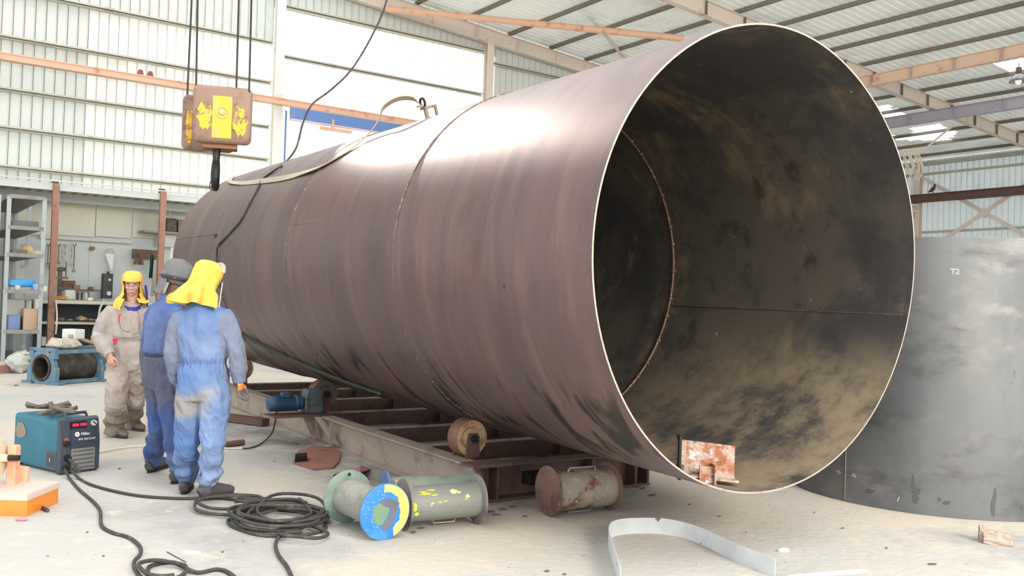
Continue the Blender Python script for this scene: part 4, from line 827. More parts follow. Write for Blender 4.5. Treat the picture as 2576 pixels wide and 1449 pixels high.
mb = MB(); mb.cyl(G(420, 1388, .004), G(468, 1414, .004), .003, 6); tag(mb.build('welding_rod', m_dscrap, off=G(444, 1401)), 'thin welding rod lying below the white torn scrap', 'rod')
rnd = random.Random(21)
chips = [(1640, 1247, 11, 3), (1652, 1245, 6, 2), (1595, 1218, 14, 4), (1605, 1224, 10, 3), (1580, 1216, 9, 3), (1618, 1229, 8, 3), (1560, 1222, 12, 3), (1600, 1240, 7, 2), (1230, 1288, 20, 4), (1265, 1282, 16, 4), (1190, 1297, 18, 4), (1290, 1276, 14, 3), (1250, 1296, 16, 3), (1210, 1280, 12, 4), (1170, 1300, 14, 3), (1320, 1300, 12, 2), (1130, 1312, 14, 3), (1060, 1330, 14, 3), (1040, 1340, 10, 3), (690, 1160, 8, 3), (745, 1118, 12, 2), (560, 1390, 5, 2), (612, 1362, 4, 2), (1420, 1446, 6, 2), (1376, 1438, 8, 3), (1470, 1400, 8, 2), (1810, 1300, 5, 1.5), (2120, 1330, 5, 1.5), (1880, 1340, 4, 1.5), (1735, 1270, 4, 1.5), (2230, 1380, 5, 1.5), (2050, 1290, 4, 1.2), (260, 1400, 4, 1.5), (220, 1340, 4, 1.5), (120, 1400, 5, 2), (300, 1180, 5, 2), (180, 960, 14, 3), (245, 955, 8, 2), (40, 970, 8, 2)]
for i, (x, y, wx, wy) in enumerate(chips):
    pl = 'among the blue winch and rack' if y < 1000 else 'right of the rusty red pipe under the shell mouth' if 1550 < x < 1700 and y < 1260 else 'between the yellow chipped pipe and the rusty red pipe' if 1100 < x < 1350 and y < 1320 else 'on the bright floor right of the bent strip' if x > 1700 else 'in front of the blue and yellow disc' if x > 1000 else 'on the open floor around the cables'
    flake(x, y, wx * .75, wy * .75, 'floor_chip', 'small flat chip of scrap ' + pl, 'scrap', (m_dscrap, m_tscrap, m_dscrap)[i % 3], 30 + i, .006, 'chips ' + pl)
rnd = random.Random(77)
mb = MB()
for i in range(1400):
    if i < 700: x = rnd.uniform(-1.2, 3.5); y = rnd.uniform(4.6, 7.5)
    else: x = rnd.uniform(-6, 3.5); y = rnd.uniform(4.5, 12)
    s_ = rnd.uniform(.0015, .005); v, f = [], []
    v = [(x + s_ * rnd.uniform(.6, 1.4), y, 0), (x, y + s_, 0), (x - s_ * rnd.uniform(.6, 1.4), y, 0), (x, y - s_, 0), (x, y, s_ * .8)]; mb.add(v, [(0, 1, 4), (1, 2, 4), (2, 3, 4), (3, 0, 4)], i % 2)
tag(mb.build('floor_grit', [m_tscrap, m_dscrap], fix=False), 'fine grit and tiny flakes strewn over the concrete floor', 'grit', kind='stuff')

# rusty plates under the bed
m_rplate = M('rust_plate', (150, 104, 90), .8, .1, [((122, 82, 72), 6, .5, .7), ((104, 96, 94), 5, .6, .75)], bump=.2)
def plate(pts, h, name, label, cat, mat, z=0.001):
    P = [G(x, y, z) for x, y in pts]; c = sum(P, Vector()) / len(P); mb = MB(); mb.prism(P, (0, 0, h)); return tag(mb.build(name, mat, off=Vector((c.x, c.y, 0))), label, cat)
plate([(738, 1168), (748, 1140), (790, 1126), (840, 1130), (858, 1142), (852, 1166), (838, 1180), (790, 1184)], .02, 'rusty_plate', 'flat rust-red plate with a welded ring lying under the roller bed', 'plate', m_rplate)
plate([(742, 1155), (772, 1152), (772, 1160), (742, 1163)], .05, 'angle_piece', 'dark steel angle lying on the flat rust-red plate', 'steel piece', m_dark, z=.022)
pA, pB, pC, pD = G(838, 1196), G(896, 1196), G(905, 1158), G(852, 1150); rdg0, rdg1 = G(862, 1165, .13), G(912, 1160, .13)
mb = MB(); mb.add([G(838, 1196), G(895, 1190), G(905, 1190, .15), G(852, 1190, .15), G(908, 1172), G(932, 1182)], [(0, 1, 2, 3), (1, 4, 2), (2, 4, 5)])
o = mb.build('folded_plate', m_rplate, off=G(885, 1185)); md = o.modifiers.new('s', 'SOLIDIFY'); md.thickness = .008; tag(o, 'rust-red folded plate standing like a tent before the side beam', 'plate')
mb = MB(); p0, p1 = G(556, 1120, .03), G(612, 1112, .03); mb.cyl(p0, p1, .03, 10); tag(mb.build('pipe_offcut', M('offcut_brown', (110, 84, 76), .7), off=G(580, 1118), smooth=40), 'short brown steel offcut lying behind the front worker', 'steel piece')
mb = MB(); p0, p1 = G(560, 1048, .05), G(668, 1062, .05); mb.box((p0 + p1) / 2, ((p1 - p0).length, .12, .08), ((p1 - p0).normalized(), ZB.cross((p1 - p0).normalized()), ZB)); tag(mb.build('channel_offcut', m_redbrown, off=(p0 + p1) / 2 - ZB * .05), 'brown steel channel lying left of the roller bed', 'steel piece')
mb = MB(); mb.box(G(1178, 1288, .006), (.22, .04, .01), (Vector((.98, .1, 0)), Vector((-.1, .98, 0)), ZB)); tag(mb.build('flat_offcut', m_dark, off=G(1178, 1288)), 'dark flat offcut below the end of the roller bed', 'steel piece')

# hanging wire bundle and bird on the crane rail (far right)
wp = B(US - 1.2, 21.2, 8.1); wbn = thing('wire_bundle', 'bundle of pale wires hanging in loops near the far column', 'wires', at(2295, 400, 30) )
rnd = random.Random(4)
for i in range(9):
    x0 = 2268 + i * 5 + rnd.uniform(-2, 2); dx = rnd.uniform(-4, 14); L_ = rnd.uniform(40, 75)
    P = [at(x0, 378, 30), at(x0 + 10 + dx * .3, 390 + L_ * .3, 30), at(x0 + 14 + dx * .3, 385 + L_ * .7, 30.05), at(x0 + 4, 385 + L_, 30)]
    mb = MB(); mb.tube(spline(P, 4), .02, 5); mb.build('wire', M('pale_wire', (206, 196, 176), .6), wbn)
mb = MB(); mb.tube([at(2268, 378, 30), at(2330, 372, 30), at(2402, 312, 30.2)], .035, 6); mb.build('cable_tray', M('pale_wire', (206, 196, 176)), wbn)
tz = B(US - .6, 19, 6.93)
bp = at(2346, 496, 10); d = ray(2346, 496); tt = (6.915 - 1.5) / d.z; bp = EYE + d * ((US - .62) / d.dot(UB)); bp.z = 6.915
bi = thing('pigeon', 'dark bird perched on the far crane rail', 'bird', bp)
mb = MB(); Xb = VB; mb.tube([bp + Xb * .20 + ZB * .06, bp + Xb * .08 + ZB * .12, bp - Xb * .02 + ZB * .2, bp - Xb * .07 + ZB * .28, bp - Xb * .08 + ZB * .34, bp - Xb * .10 + ZB * .37], [.02, .06, .085, .06, .04, .01], 10); mb.ell(bp - Xb * .09 + ZB * .36, (.045, .045, .045)); mb.build('body', M('bird_grey', (70, 66, 66), .8), bi, smooth=60)
mb = MB(); mb.cyl(bp + UB * .02 + ZB * .14, bp + UB * .02, .008, 5); mb.cyl(bp - UB * .02 + ZB * .14, bp - UB * .02, .008, 5); mb.build('legs', M('bird_leg', (120, 70, 60), .8), bi)

# ================================================================== WORKSHOP CORNER (left, against the gable)
def ubox(mb, px0, py0, px1, py1, v, dv, r=0, mi=0):
    """box whose front face (plane V=v) covers a pixel rectangle; dv: depth away from the camera"""
    u0, z1 = uz(px0, py0, v); u1, _ = uz(px1, py0, v); um, z0 = uz((px0 + px1) / 2, py1, v); _, z1 = uz((px0 + px1) / 2, py0, v)
    c = B((u0 + u1) / 2, v + dv / 2, (z0 + z1) / 2); s = (u1 - u0, dv, z1 - z0)
    if r: mb.bbox(c, s, axB, r, mi)
    else: mb.box(c, s, axB, mi)
    return u0, u1, z0, z1
m_post = M('rust_post', (160, 120, 100), .7, .1, [((124, 88, 76), 5, .5, .7), ((186, 150, 130), 8, .6, .75)])
m_white = M('white_panel', (216, 216, 200), .5, 0, [((228, 222, 196), 1.5, .5, .7)]); m_panel2 = M('grey_white_panel', (206, 212, 210), .5, 0, [((190, 196, 192), 1.5, .5, .7)])
m_trim = M('shelter_trim', (196, 200, 196), .5)
VP_ = 20.6
shed = thing('workshop_shelter', 'open tool shelter with rusty posts and pale panels against the gable wall', 'shelter', B(4.5, VP_, 0))
for (x, yt) in ((141, 463), (410, 482)):
    u, z = uz(x, yt, VP_); mb = MB(); mb.box(B(u - .045, VP_, z / 2), (.02, .12, z), axB); mb.box(B(u + .012, VP_ - .055, z / 2), (.11, .012, z), axB); mb.box(B(u + .012, VP_ + .055, z / 2), (.11, .012, z), axB); mb.build('post', m_post, shed)
    MB().box(B(u, VP_ + .1, z + .02), (.12, .1, .1), axB).build('bolt_plate', m_redbrown, shed)
zt = uz(141, 466, VP_)[1]
mb = MB(); mb.box(B(4.0, VP_ + .02, zt + .09), (8.6, .05, .03), axB); mb.box(B(4.0, VP_ + .1, zt - .03), (8.6, .12, .14), axB); mb.build('edge_beam', m_trim, shed)
mb = MB(); mb.box(B(4.0, VP_ + 1.4, zt - .12), (8.6, .06, .18), axB); mb.build('edge_beam', m_trim, shed)
me = sheet_mesh('deck_sheet', 0, 2.6, 2.6, m_white, 4, .9, .03)
for k in range(10): inst(me, 'deck_sheet', shed, B(-.4 + .9 * k, VP_ + .05, zt + .02), RB @ Matrix.Rotation(-PI / 2, 4, 'X') @ Matrix.Scale(1, 4))
for (x0, x1) in ((20, 142), (143, 243), (244, 335), (336, 430), (431, 520)):
    mb = MB(); ubox(mb, x0, 497 + .06 * x0 / 2.4 - 3, x1 - 1, 594 + (x0 - 143) * .03, 22.7, .04); mb.build('wall_panel', m_white, shed)
for (x0, x1, m_) in ((20, 142, m_panel2), (143, 226, m_panel2), (227, 333, m_panel2), (334, 430, m_panel2)):
    mb = MB(); ubox(mb, x0 - 1, 590, x1 + 1, 905, 22.78, .03); mb.build('wall_panel', m_, shed)
mb = MB(); ubox(mb, 100, 597, 333, 606, 22.6, .08); mb.build('tool_rail', m_trim, shed)
mb = MB(); ubox(mb, 334, 628, 398, 652, 22.62, .05); mb.build('peg_board', M('dark_wood', (120, 98, 78), .8, 0, [((80, 62, 50), 8, .5, .7)]), shed)
mb = MB(); ubox(mb, 150, 728, 262, 731, 22.6, .1); mb.build('cable_duct', M('duct_dark', (110, 108, 100), .6), shed)
for (x, y) in ((232, 625), (229, 726)):
    u, z = uz(x, y, 22.6); mb = MB(); mb.ell(B(u, 22.62, z), (.07, .05, .05)); mb.build('junction_box', M('brown_box', (150, 120, 88), .7), shed)
# upper shelf with dark crates at the right of the shelter
sh = thing('wall_shelf', 'grey wall shelf high under the shelter beside the big shell', 'shelf', B(*(lambda q: (q[0], 22.1, q[1]))(uz(440, 590, 22.1))))
mb = MB(); ubox(mb, 362, 583, 500, 588, 22.0, .6); mb.build('board', M('shelf_grey', (150, 146, 138), .6), sh); mb = MB(); ubox(mb, 398, 592, 500, 622, 22.3, .3); mb.build('side_panel', m_trim, sh)
def qbox(name, label, cat, x0, y0, x1, y1, v, dv, mat, r=.01, group=None):
    mb = MB(); u0, u1, z0, z1 = ubox(mb, x0, y0, x1, y1, v, dv, r); return tag(mb.build(name, mat, off=B((u0 + u1) / 2, v + dv / 2, z0), smooth=40), label, cat, group)
m_crate = M('dark_crate', (96, 92, 82), .7, 0, [((60, 56, 50), 12, .5, .65)])
qbox('crate', 'dark mesh crate on the high wall shelf beside the shell', 'crate', 421, 549, 446, 583, 22.1, .35, m_crate); qbox('crate', 'lower grey crate on the high wall shelf, half behind the shell', 'crate', 449, 553, 478, 583, 22.1, .35, M('crate_grey', (130, 124, 112), .7))
# hanging things
m_steel = M('tool_steel', (150, 148, 144), .45, .6, [((100, 92, 84), 8, .5, .7)]); m_brass = M('tool_brass', (120, 104, 78), .6, .3)
def spanner(x, y0, y1, label, mat, v=22.5, wdt=.022, grp='spanners hanging on the tool rail'):
    u, z1 = uz(x, y0, v); _, z0 = uz(x, y1, v); t = thing('spanner', label, 'tool', B(u, v, z0), grp); h = z1 - z0
    mb = MB(); mb.box(B(u, v, (z0 + z1) / 2), (wdt, .012, h * .86), axB); mb.build('shank', mat, t)
    for s_, zz in ((1, z1), (-1, z0)):
        mb = MB(); mb.tube([B(u + .03 * math.sin(a), v, zz + s_ * -.03 - s_ * .03 * math.cos(a)) for a in [math.radians(q) for q in range(-320 if s_ < 0 else -140, 141 if s_ > 0 else -39, 28)]], .010, 6); mb.build('jaw' if s_ < 0 else 'ring', mat, t)
for i, (x, y1, nm, m_) in enumerate(((148, 664, 'dark spanner nearest the left rusty post', m_brass), (157, 672, 'second spanner to the right of the left rusty post', m_steel), (165, 660, 'third hanging spanner, short and dull', m_steel), (181, 668, 'long bright spanner hanging right of the short ones', m_steel), (188, 684, 'longest spanner with dark open jaw, last on the rail', m_brass), (122, 668, 'spanner hanging just left of the left rusty post', m_brass), (128, 676, 'long brown spanner half behind the left rusty post', m_brass), (60, 672, 'leftmost spanner seen hanging through the rack', m_steel), (70, 668, 'small spanner seen through the rack', m_steel))): spanner(x, 612, y1, nm, m_)
u, z1 = uz(277, 628, 22.5); _, z0 = uz(280, 680, 22.5)
sw = thing('hand_saw', 'white bladed hand saw hanging point down above the black box', 'saw', B(u, 22.5, z0))
mb = MB(); mb.prism([B(u - .10, 22.5, z1 - .10), B(u + .09, 22.5, z1 - .10), B(u + .07, 22.5, z0), B(u + .03, 22.5, z0)], VB * .006); mb.build('blade', M('saw_white', (226, 226, 226), .4), sw)
mb = MB(); mb.tube([B(u - .09, 22.5, z1 - .1), B(u - .08, 22.5, z1), B(u + .06, 22.5, z1 + .01), B(u + .08, 22.5, z1 - .1)], .018, 7); mb.build('saw_grip', M('saw_pink', (206, 170, 172), .6), sw)
def drape(name, label, x, y0, y1, wpx, v, mat, seed=0):
    u, z1 = uz(x, y0, v); _, z0 = uz(x, y1, v); w_ = wpx / 107; rs = []
    for k in range(13):
        f_ = k / 12; z = z1 + (z0 - z1) * f_; rs.append([B(u + (j / 10 - .5) * w_ * (.6 + .4 * f_), v - .03 * math.sin(j * 1.4 + seed + f_) * (.4 + f_) + s_, z) for s_, rng in ((0, range(11)), (.012, range(10, -1, -1))) for j in rng])
    mb = MB(); mb.rings(rs, True, True); return tag(mb.build(name, mat, off=B(u, v, z0), smooth=60), label, 'cloth')
drape('hanging_cloth', 'dark green cloth hanging below the peg board', 383, 641, 700, 14, 22.4, M('cloth_green', (40, 84, 76), .9), 1)
drape('hanging_cloth', 'pale grey cloth hanging beside the green one', 393, 655, 745, 18, 22.3, M('cloth_pale', (186, 186, 180), .9), 4)
drape('hanging_rag', 'brown rag bunched on the peg board', 350, 636, 666, 26, 22.4, M('rag_brown', (128, 104, 86), .9, 0, [((90, 70, 60), 8, .5, .7)]), 2)
bb = thing('loudspeaker_box', 'tall black cabinet box standing on the bench below the saw', 'box', B(uz(272, 750, 21.9)[0], 22, uz(272, 752, 21.9)[1]))
m_bk = M('black_box', (52, 52, 54), .5)
mb = MB(); u0, u1, z0, z1 = ubox(mb, 261, 688, 285, 751, 21.8, .25, .01); mb.build('case', m_bk, bb, smooth=40)
for (x, y, r) in ((276, 704, .03), (274, 738, .05)):
    u, z = uz(x, y, 21.79); mb = MB(); mb.cyl(B(u, 21.81, z), B(u, 21.78, z), r, 14); mb.build('dial', M('dial_pale', (200, 200, 200), .5), bb)
mb = MB(); u, z = uz(274, 686, 21.8); mb.cyl(B(u, 21.9, z - .03), B(u, 21.9, z + .03), .03, 10); mb.build('knob', m_bk, bb)
# bench
bt = uz(200, 757, 21.6)[1]; u0b, u1b = uz(100, 760, 21.6)[0], uz(420, 760, 21.6)[0]
print('bench top z', bt, 'u', u0b, u1b, 'shed z', zt)
bn = thing('workbench', 'pale topped workbench with a dark open shelf under the tool rail', 'bench', B((u0b + u1b) / 2, 21.9, 0))
mb = MB(); mb.box(B((u0b + u1b) / 2, 21.98, bt - .03), (u1b - u0b, .8, .07), axB); mb.build('bench_top', M('bench_top', (206, 200, 176), .6, 0, [((170, 160, 140), 3, .55, .75)]), bn)
z2 = uz(200, 811, 21.6)[1]
mb = MB(); mb.box(B((u0b + u1b) / 2, 21.98, z2 - .02), (u1b - u0b, .76, .05), axB); mb.build('lower_shelf', M('bench_shelf', (190, 186, 170), .6), bn)
mb = MB(); mb.box(B((u0b + u1b) / 2, 22.36, bt / 2 - .04), (u1b - u0b, .02, bt - .1), axB); mb.build('back_panel', M('bench_dark', (70, 76, 78), .8), bn)
for uu in (u0b + .03, (u0b + u1b) / 2 + .5, u1b - .03): MB().box(B(uu, 21.98, bt / 2 - .035), (.05, .76, bt - .07), axB).build('bench_leg', M('bench_dark', (70, 76, 78)), bn)
def lump(name, label, cat, x, y, wpx, hpx, v, mat, seed, group=None, dep=.12):
    u, z = uz(x, y, v); s_ = 1 / 107; mb = MB(); mb.add(*rock(B(u, v, z + hpx * s_ / 2), (wpx * s_ / 2, dep / 2, hpx * s_ / 2), 2, seed, jag=.35)); return tag(mb.build(name, mat, off=B(u, v, z), smooth=50), label, cat, group)
yb = lambda x: 753
qbox('tool_bottle', 'white jug standing on the bench right of the rusty post', 'bottle', 164, 729, 190, 754, 21.8, .16, M('jug_white', (206, 206, 198), .5), .03)
for i, (x0, x1, y0, c, nm) in enumerate(((192, 198, 731, (60, 60, 58), 'black bottle right of the white jug'), (203, 208, 730, (56, 56, 56), 'second black bottle, thinner, right of the white jug'), (212, 220, 732, (196, 196, 190), 'white bottle left of the pale block'))):
    u, z0 = uz((x0 + x1) / 2, 754, 21.85); _, z1 = uz((x0 + x1) / 2, y0, 21.85); r = (x1 - x0) / 214; t = thing('bottle', nm, 'bottle', B(u, 21.85, z0), 'bottles on the bench')
    mb = MB(); mb.lathe(B(u, 21.85, z0), ZB, [(0, .001), (0, r), ((z1 - z0) * .65, r), ((z1 - z0) * .8, r * .4), ((z1 - z0) * .9, r * .4)], 14); mb.build('body', M('bottle_%d' % i, c, .4), t, smooth=50)
    mb = MB(); mb.cyl(B(u, 21.85, z0 + (z1 - z0) * .88), B(u, 21.85, z1), r * .5, 10); mb.build('cap', M('bottle_cap', (170, 60, 50), .5), t)
qbox('pale_block', 'small cream block on the edge of the bench', 'box', 221, 749, 234, 756, 21.6, .1, M('block_cream', (232, 228, 206), .6))
qbox('grey_tray', 'low grey tray at the back of the bench', 'tray', 225, 735, 258, 752, 22.1, .2, M('tray_grey', (176, 178, 172), .6))
lump('drill', 'orange power tool lying on the bench by the post', 'tool', 153, 754, 28, 9, 21.75, M('tool_orange', (214, 156, 70), .6), 3)
vt = thing('bench_vice', 'brown bench vice standing on the bench behind the post', 'vice', B(uz(152, 752, 22)[0], 22, bt))
mb = MB(); ubox(mb, 148, 672, 158, 750, 22.0, .12, .02); ubox(mb, 146, 672, 166, 682, 21.97, .15, .02); mb.build('body', M('vice_brown', (112, 96, 78), .6, .2, [((70, 60, 50), 8, .5, .7)]), vt)
mb = MB(); ubox(mb, 142, 696, 172, 702, 21.95, .05); ubox(mb, 166, 660, 169, 700, 21.94, .04); mb.build('handle', m_brass, vt)
qbox('wood_box', 'small dark wooden box leaning against the tool panel', 'box', 160, 706, 190, 724, 22.4, .2, M('dark_wood', (120, 98, 78))); qbox('brown_box', 'small brown box beside the leaning wooden box', 'box', 186, 717, 202, 730, 22.3, .15, M('brown_box', (150, 120, 88)))
for i, (x, w_, h) in enumerate(((152, 20, 9), (176, 16, 6), (204, 24, 12), (216, 16, 9), (228, 14, 7), (240, 12, 6))):
    lump('shelf_clutter', ('brown rag', 'flat grey offcut', 'tan lump of wood', 'brown casting', 'small tan offcut', 'pale metal fitting')[i] + ' on the lower bench shelf', 'clutter', x, 808, w_, h, 21.8, (M('rag_brown', (128, 104, 86)), m_steel, M('wood_tan', (176, 150, 118), .8), M('vice_brown', (112, 96, 78)), M('wood_tan', (176, 150, 118)), m_steel)[i], 40 + i)
lump('coil_lump', 'olive heap of hose in the shadow under the bench', 'hose', 236, 892, 36, 26, 21.7, M('olive_heap', (120, 110, 84), .9, 0, [((80, 72, 54), 9, .5, .65)]), 61, dep=.4)
qbox('dark_bin', 'dark bin standing under the bench behind the grey worker', 'bin', 246, 862, 278, 904, 21.6, .3, m_bk)
wl1 = [PV(140, 755, 20.5), PV(143, 790, 20.5), PV(142, 820, 20.45), PV(140, 840, 20.5)]
mb = MB(); mb.tube(spline(wl1), .02, 6); tag(mb.build('hanging_lead', M('lead_white', (216, 206, 190), .6), off=wl1[-1], smooth=60), 'pale lead hanging down the left rusty post', 'cable')
wl2 = [PV(262, 756, 21.5), PV(252, 775, 21.4), PV(247, 800, 21.35), PV(238, 822, 21.3), PV(233, 845, 21.3), PV(238, 870, 21.35)]
mb = MB(); mb.tube(spline(wl2), .022, 6); tag(mb.build('hanging_lead', M('lead_white', (216, 206, 190)), off=wl2[-1], smooth=60), 'white lead hanging from the bench behind the grey worker', 'cable')
qbox('white_bin', 'small white bin beside the rusty post base', 'bin', 106, 848, 119, 870, 20.9, .2, M('jug_white', (206, 206, 198)))

# ---- rack of slotted angle, seen from its end
m_rack = M('rack_grey', (158, 164, 168), .5, .3, [((130, 132, 132), 6, .5, .7)]); m_rshelf = M('rack_shelf', (140, 138, 132), .6, .2, [((110, 104, 98), 4, .5, .7)])
V0, V1 = 18.6, 22.6; ur0, zr0 = uz(24, 492, V0); ur1, zr1 = uz(113, 500, V0)
print('rack', ur0, ur1, zr0)
rk = thing('storage_rack', 'tall grey slotted steel rack full of boxes at the far left', 'rack', B((ur0 + ur1) / 2, (V0 + V1) / 2, 0))
for uu in (ur0, ur1):
    for vv in (V0, (V0 + V1) / 2, V1):
        mb = MB(); mb.box(B(uu, vv, zr0 / 2), (.07, .006, zr0), axB); mb.box(B(uu + (.032 if uu == ur0 else -.032) * -1, vv + .03, zr0 / 2), (.006, .06, zr0), axB); mb.build('upright', m_rack, rk)
shz = [uz(112, y, V0)[1] for y in (500, 577, 645, 735, 835, 915)]
for z in shz:
    mb = MB(); mb.box(B((ur0 + ur1) / 2, (V0 + V1) / 2, z), (ur1 - ur0, V1 - V0, .03), axB); mb.box(B((ur0 + ur1) / 2, V0, z), (ur1 - ur0, .02, .07), axB); mb.build('shelf', m_rshelf, rk)
ur_m, zr_m = uz(-40, 492, V0)
rk2 = thing('storage_rack', 'second grey rack cut off by the left edge of the picture', 'rack', B(ur_m, 20.5, 0))
for vv in (V0, V1): mb = MB(); mb.box(B(ur0 - .16, vv, zr0 / 2), (.06, .06, zr0), axB); mb.build('upright', m_rack, rk2); mb = MB(); mb.box(B(ur0 - 1.1, vv, zr0 / 2), (.06, .06, zr0), axB); mb.build('upright', m_rack, rk2)
for z in shz: MB().box(B(ur0 - .63, 20.6, z), (.94, 4, .03), axB).build('shelf', m_rshelf, rk2)
def shelfbox(name, label, cat, x0, y0, x1, zi, v, dv, mat, r=.02):
    u0, z1 = uz(x0, y0, v); u1, _ = uz(x1, y0, v); z0 = shz[zi] + .016; mb = MB(); mb.bbox(B((u0 + u1) / 2, v + dv / 2, (z0 + z1) / 2), (u1 - u0, dv, max(z1 - z0, .05)), axB, min(r, max(z1 - z0, .05) * .4)); return tag(mb.build(name, mat, off=B((u0 + u1) / 2, v + dv / 2, z0), smooth=40), label, cat)
shelfbox('grey_tray', 'dark grey tray on the second rack shelf from the top', 'tray', 32, 553, 98, 1, 18.8, .8, M('tray_dark', (112, 114, 114), .6))
shelfbox('brown_pack', 'flat brown pack on the third rack shelf', 'box', 30, 626, 70, 2, 18.8, .6, M('pack_brown', (128, 116, 100), .8)); 
u_, z_ = uz(68, 620, 19.5); mb = MB(); mb.ell(B(u_, 19.5, shz[2] + .13), (.11, .1, .11)); tag(mb.build('yellow_ball_bag', M('pale_yellow_bag', (222, 204, 150), .7), off=B(u_, 19.5, shz[2] + .02), smooth=60), 'pale yellow round bag on the third rack shelf', 'bag')
shelfbox('sheet_pile', 'pale pile of sheets on the third rack shelf right', 'pile', 74, 630, 104, 2, 19.6, .5, M('pile_cream', (206, 196, 170), .8))
u_, z_ = uz(58, 712, 18.75); lid = thing('blue_plastic_box', 'clear plastic box with a bright blue lid on the rack', 'box', B(u_, 18.9, shz[3] + .016))
zl = uz(58, 703, 18.7)[1]; mb = MB(); ua, ub = uz(24, 703, 18.7)[0], uz(90, 703, 18.7)[0]; zt2, zb2 = uz(58, 703, 18.7)[1], uz(58, 721, 18.7)[1]
mb.bbox(B((ua + ub) / 2, 18.95, (zt2 + zb2) / 2), (ub - ua, .45, zt2 - zb2), axB, .03); mb.build('lid', M('lid_blue', (58, 160, 214), .4), lid, smooth=40)
mb = MB(); mb.bbox(B((ua + ub) / 2, 18.95, (zb2 + shz[3] + .016) / 2), (ub - ua - .06, .4, max(zb2 - shz[3] - .016, .05)), axB, .02); mb.build('tub', M('tub_clear', (170, 176, 180), .3), lid, smooth=40)
for i, (x, w_, c, nm) in enumerate(((45, 12, (196, 196, 196), 'round white tub in front of the blue lid'), (92, 16, (140, 160, 206), 'blue round container right of the blue lid'), (112, 12, (206, 206, 196), 'white cup at the right end of the blue lid shelf'))):
    u_, _ = uz(x, 730, 18.62); mb = MB(); r = w_ / 214 * .9; mb.lathe(B(u_, 18.66, shz[3] + .016), ZB, [(0, .001), (0, r * .8), (r * 1.6, r), (r * 1.9, r * .9), (r * 1.9, .001)], 16); tag(mb.build('tub', M('tub_c%d' % i, c, .5), off=B(u_, 18.66, shz[3] + .016), smooth=40), nm, 'tub')
shelfbox('storage_bin', 'pale grey green storage bin on the fifth rack shelf', 'bin', 14, 752, 62, 4, 19.0, .5, M('bin_palegreen', (190, 196, 184), .6))
shelfbox('storage_bin', 'slim white bin behind the cardboard box', 'bin', 66, 756, 80, 4, 19.4, .4, M('jug_white', (206, 206, 198))); shelfbox('storage_bin', 'second slim white bin, beside the rack upright', 'bin', 86, 752, 98, 4, 19.4, .4, M('jug_white', (206, 206, 198)))
shelfbox('cardboard_box', 'tan cardboard box on the fifth rack shelf', 'box', 60, 776, 97, 4, 18.62, .35, M('cardboard', (176, 148, 124), .85)); shelfbox('blue_crate', 'blue grey crate below the pale bin on the rack', 'crate', 20, 793, 52, 4, 18.65, .3, M('crate_blue', (110, 128, 170), .6))
def bag(name, label, x, y, wpx, hpx, v, mat, seed, zi=None):
    u, z = uz(x, y, v); s_ = 1 / 118; z0 = (shz[zi] + .016) if zi is not None else 0.0; r = (wpx * s_ / 2, .2, hpx * s_ / 2); mb = MB(); mb.add(*rock(B(u, v, z0 + r[2] * .95), r, 3, seed, jag=.22)); return tag(mb.build(name, mat, off=B(u, v, z0), smooth=60), label, 'bag')
bag('plastic_bag', 'white bulging bag near the bottom of the rack', 58, 870, 44, 26, 18.8, M('bag_white', (222, 222, 214), .6), 3, 5); bag('plastic_bag', 'green bag under the white ones on the rack', 66, 895, 56, 16, 18.62, M('bag_green', (100, 146, 124), .6), 5, 5)
bag('plastic_bag', 'yellowish bag at the right end of the bottom shelf', 84, 880, 22, 20, 18.62, M('bag_yellow', (206, 190, 150), .7), 7, 5); bag('plastic_bag', 'grey white sack leaning at the foot of the rack', 44, 905, 44, 40, 18.25, M('bag_grey', (190, 190, 184), .7), 9)
mb = MB(); pa_, pb_ = G(-60, 944), G(72, 936); dd = (pb_ - pa_); L = dd.length; dd.normalize(); nn = ZB.cross(dd); mb.box((pa_ + pb_) / 2 + ZB * .07 + nn * .08, (L, .16, .14), (dd, nn, ZB)); tag(mb.build('rust_channel', M('rust_pinkish', (150, 112, 98), .8, 0, [((120, 86, 74), 5, .5, .7)]), off=(pa_ + pb_) / 2), 'rust coloured steel channel lying before the rack', 'steel piece')
mb = MB(); mb.box((pa_ + pb_) / 2 + ZB * .165 + nn * .2, (L * .96, .34, .045), (dd, nn, ZB)); tag(mb.build('timber_board', M('timber_pale', (206, 190, 166), .8), off=(pa_ + pb_) / 2 + ZB * .14), 'pale timber board lying on the rust coloured channel', 'board')

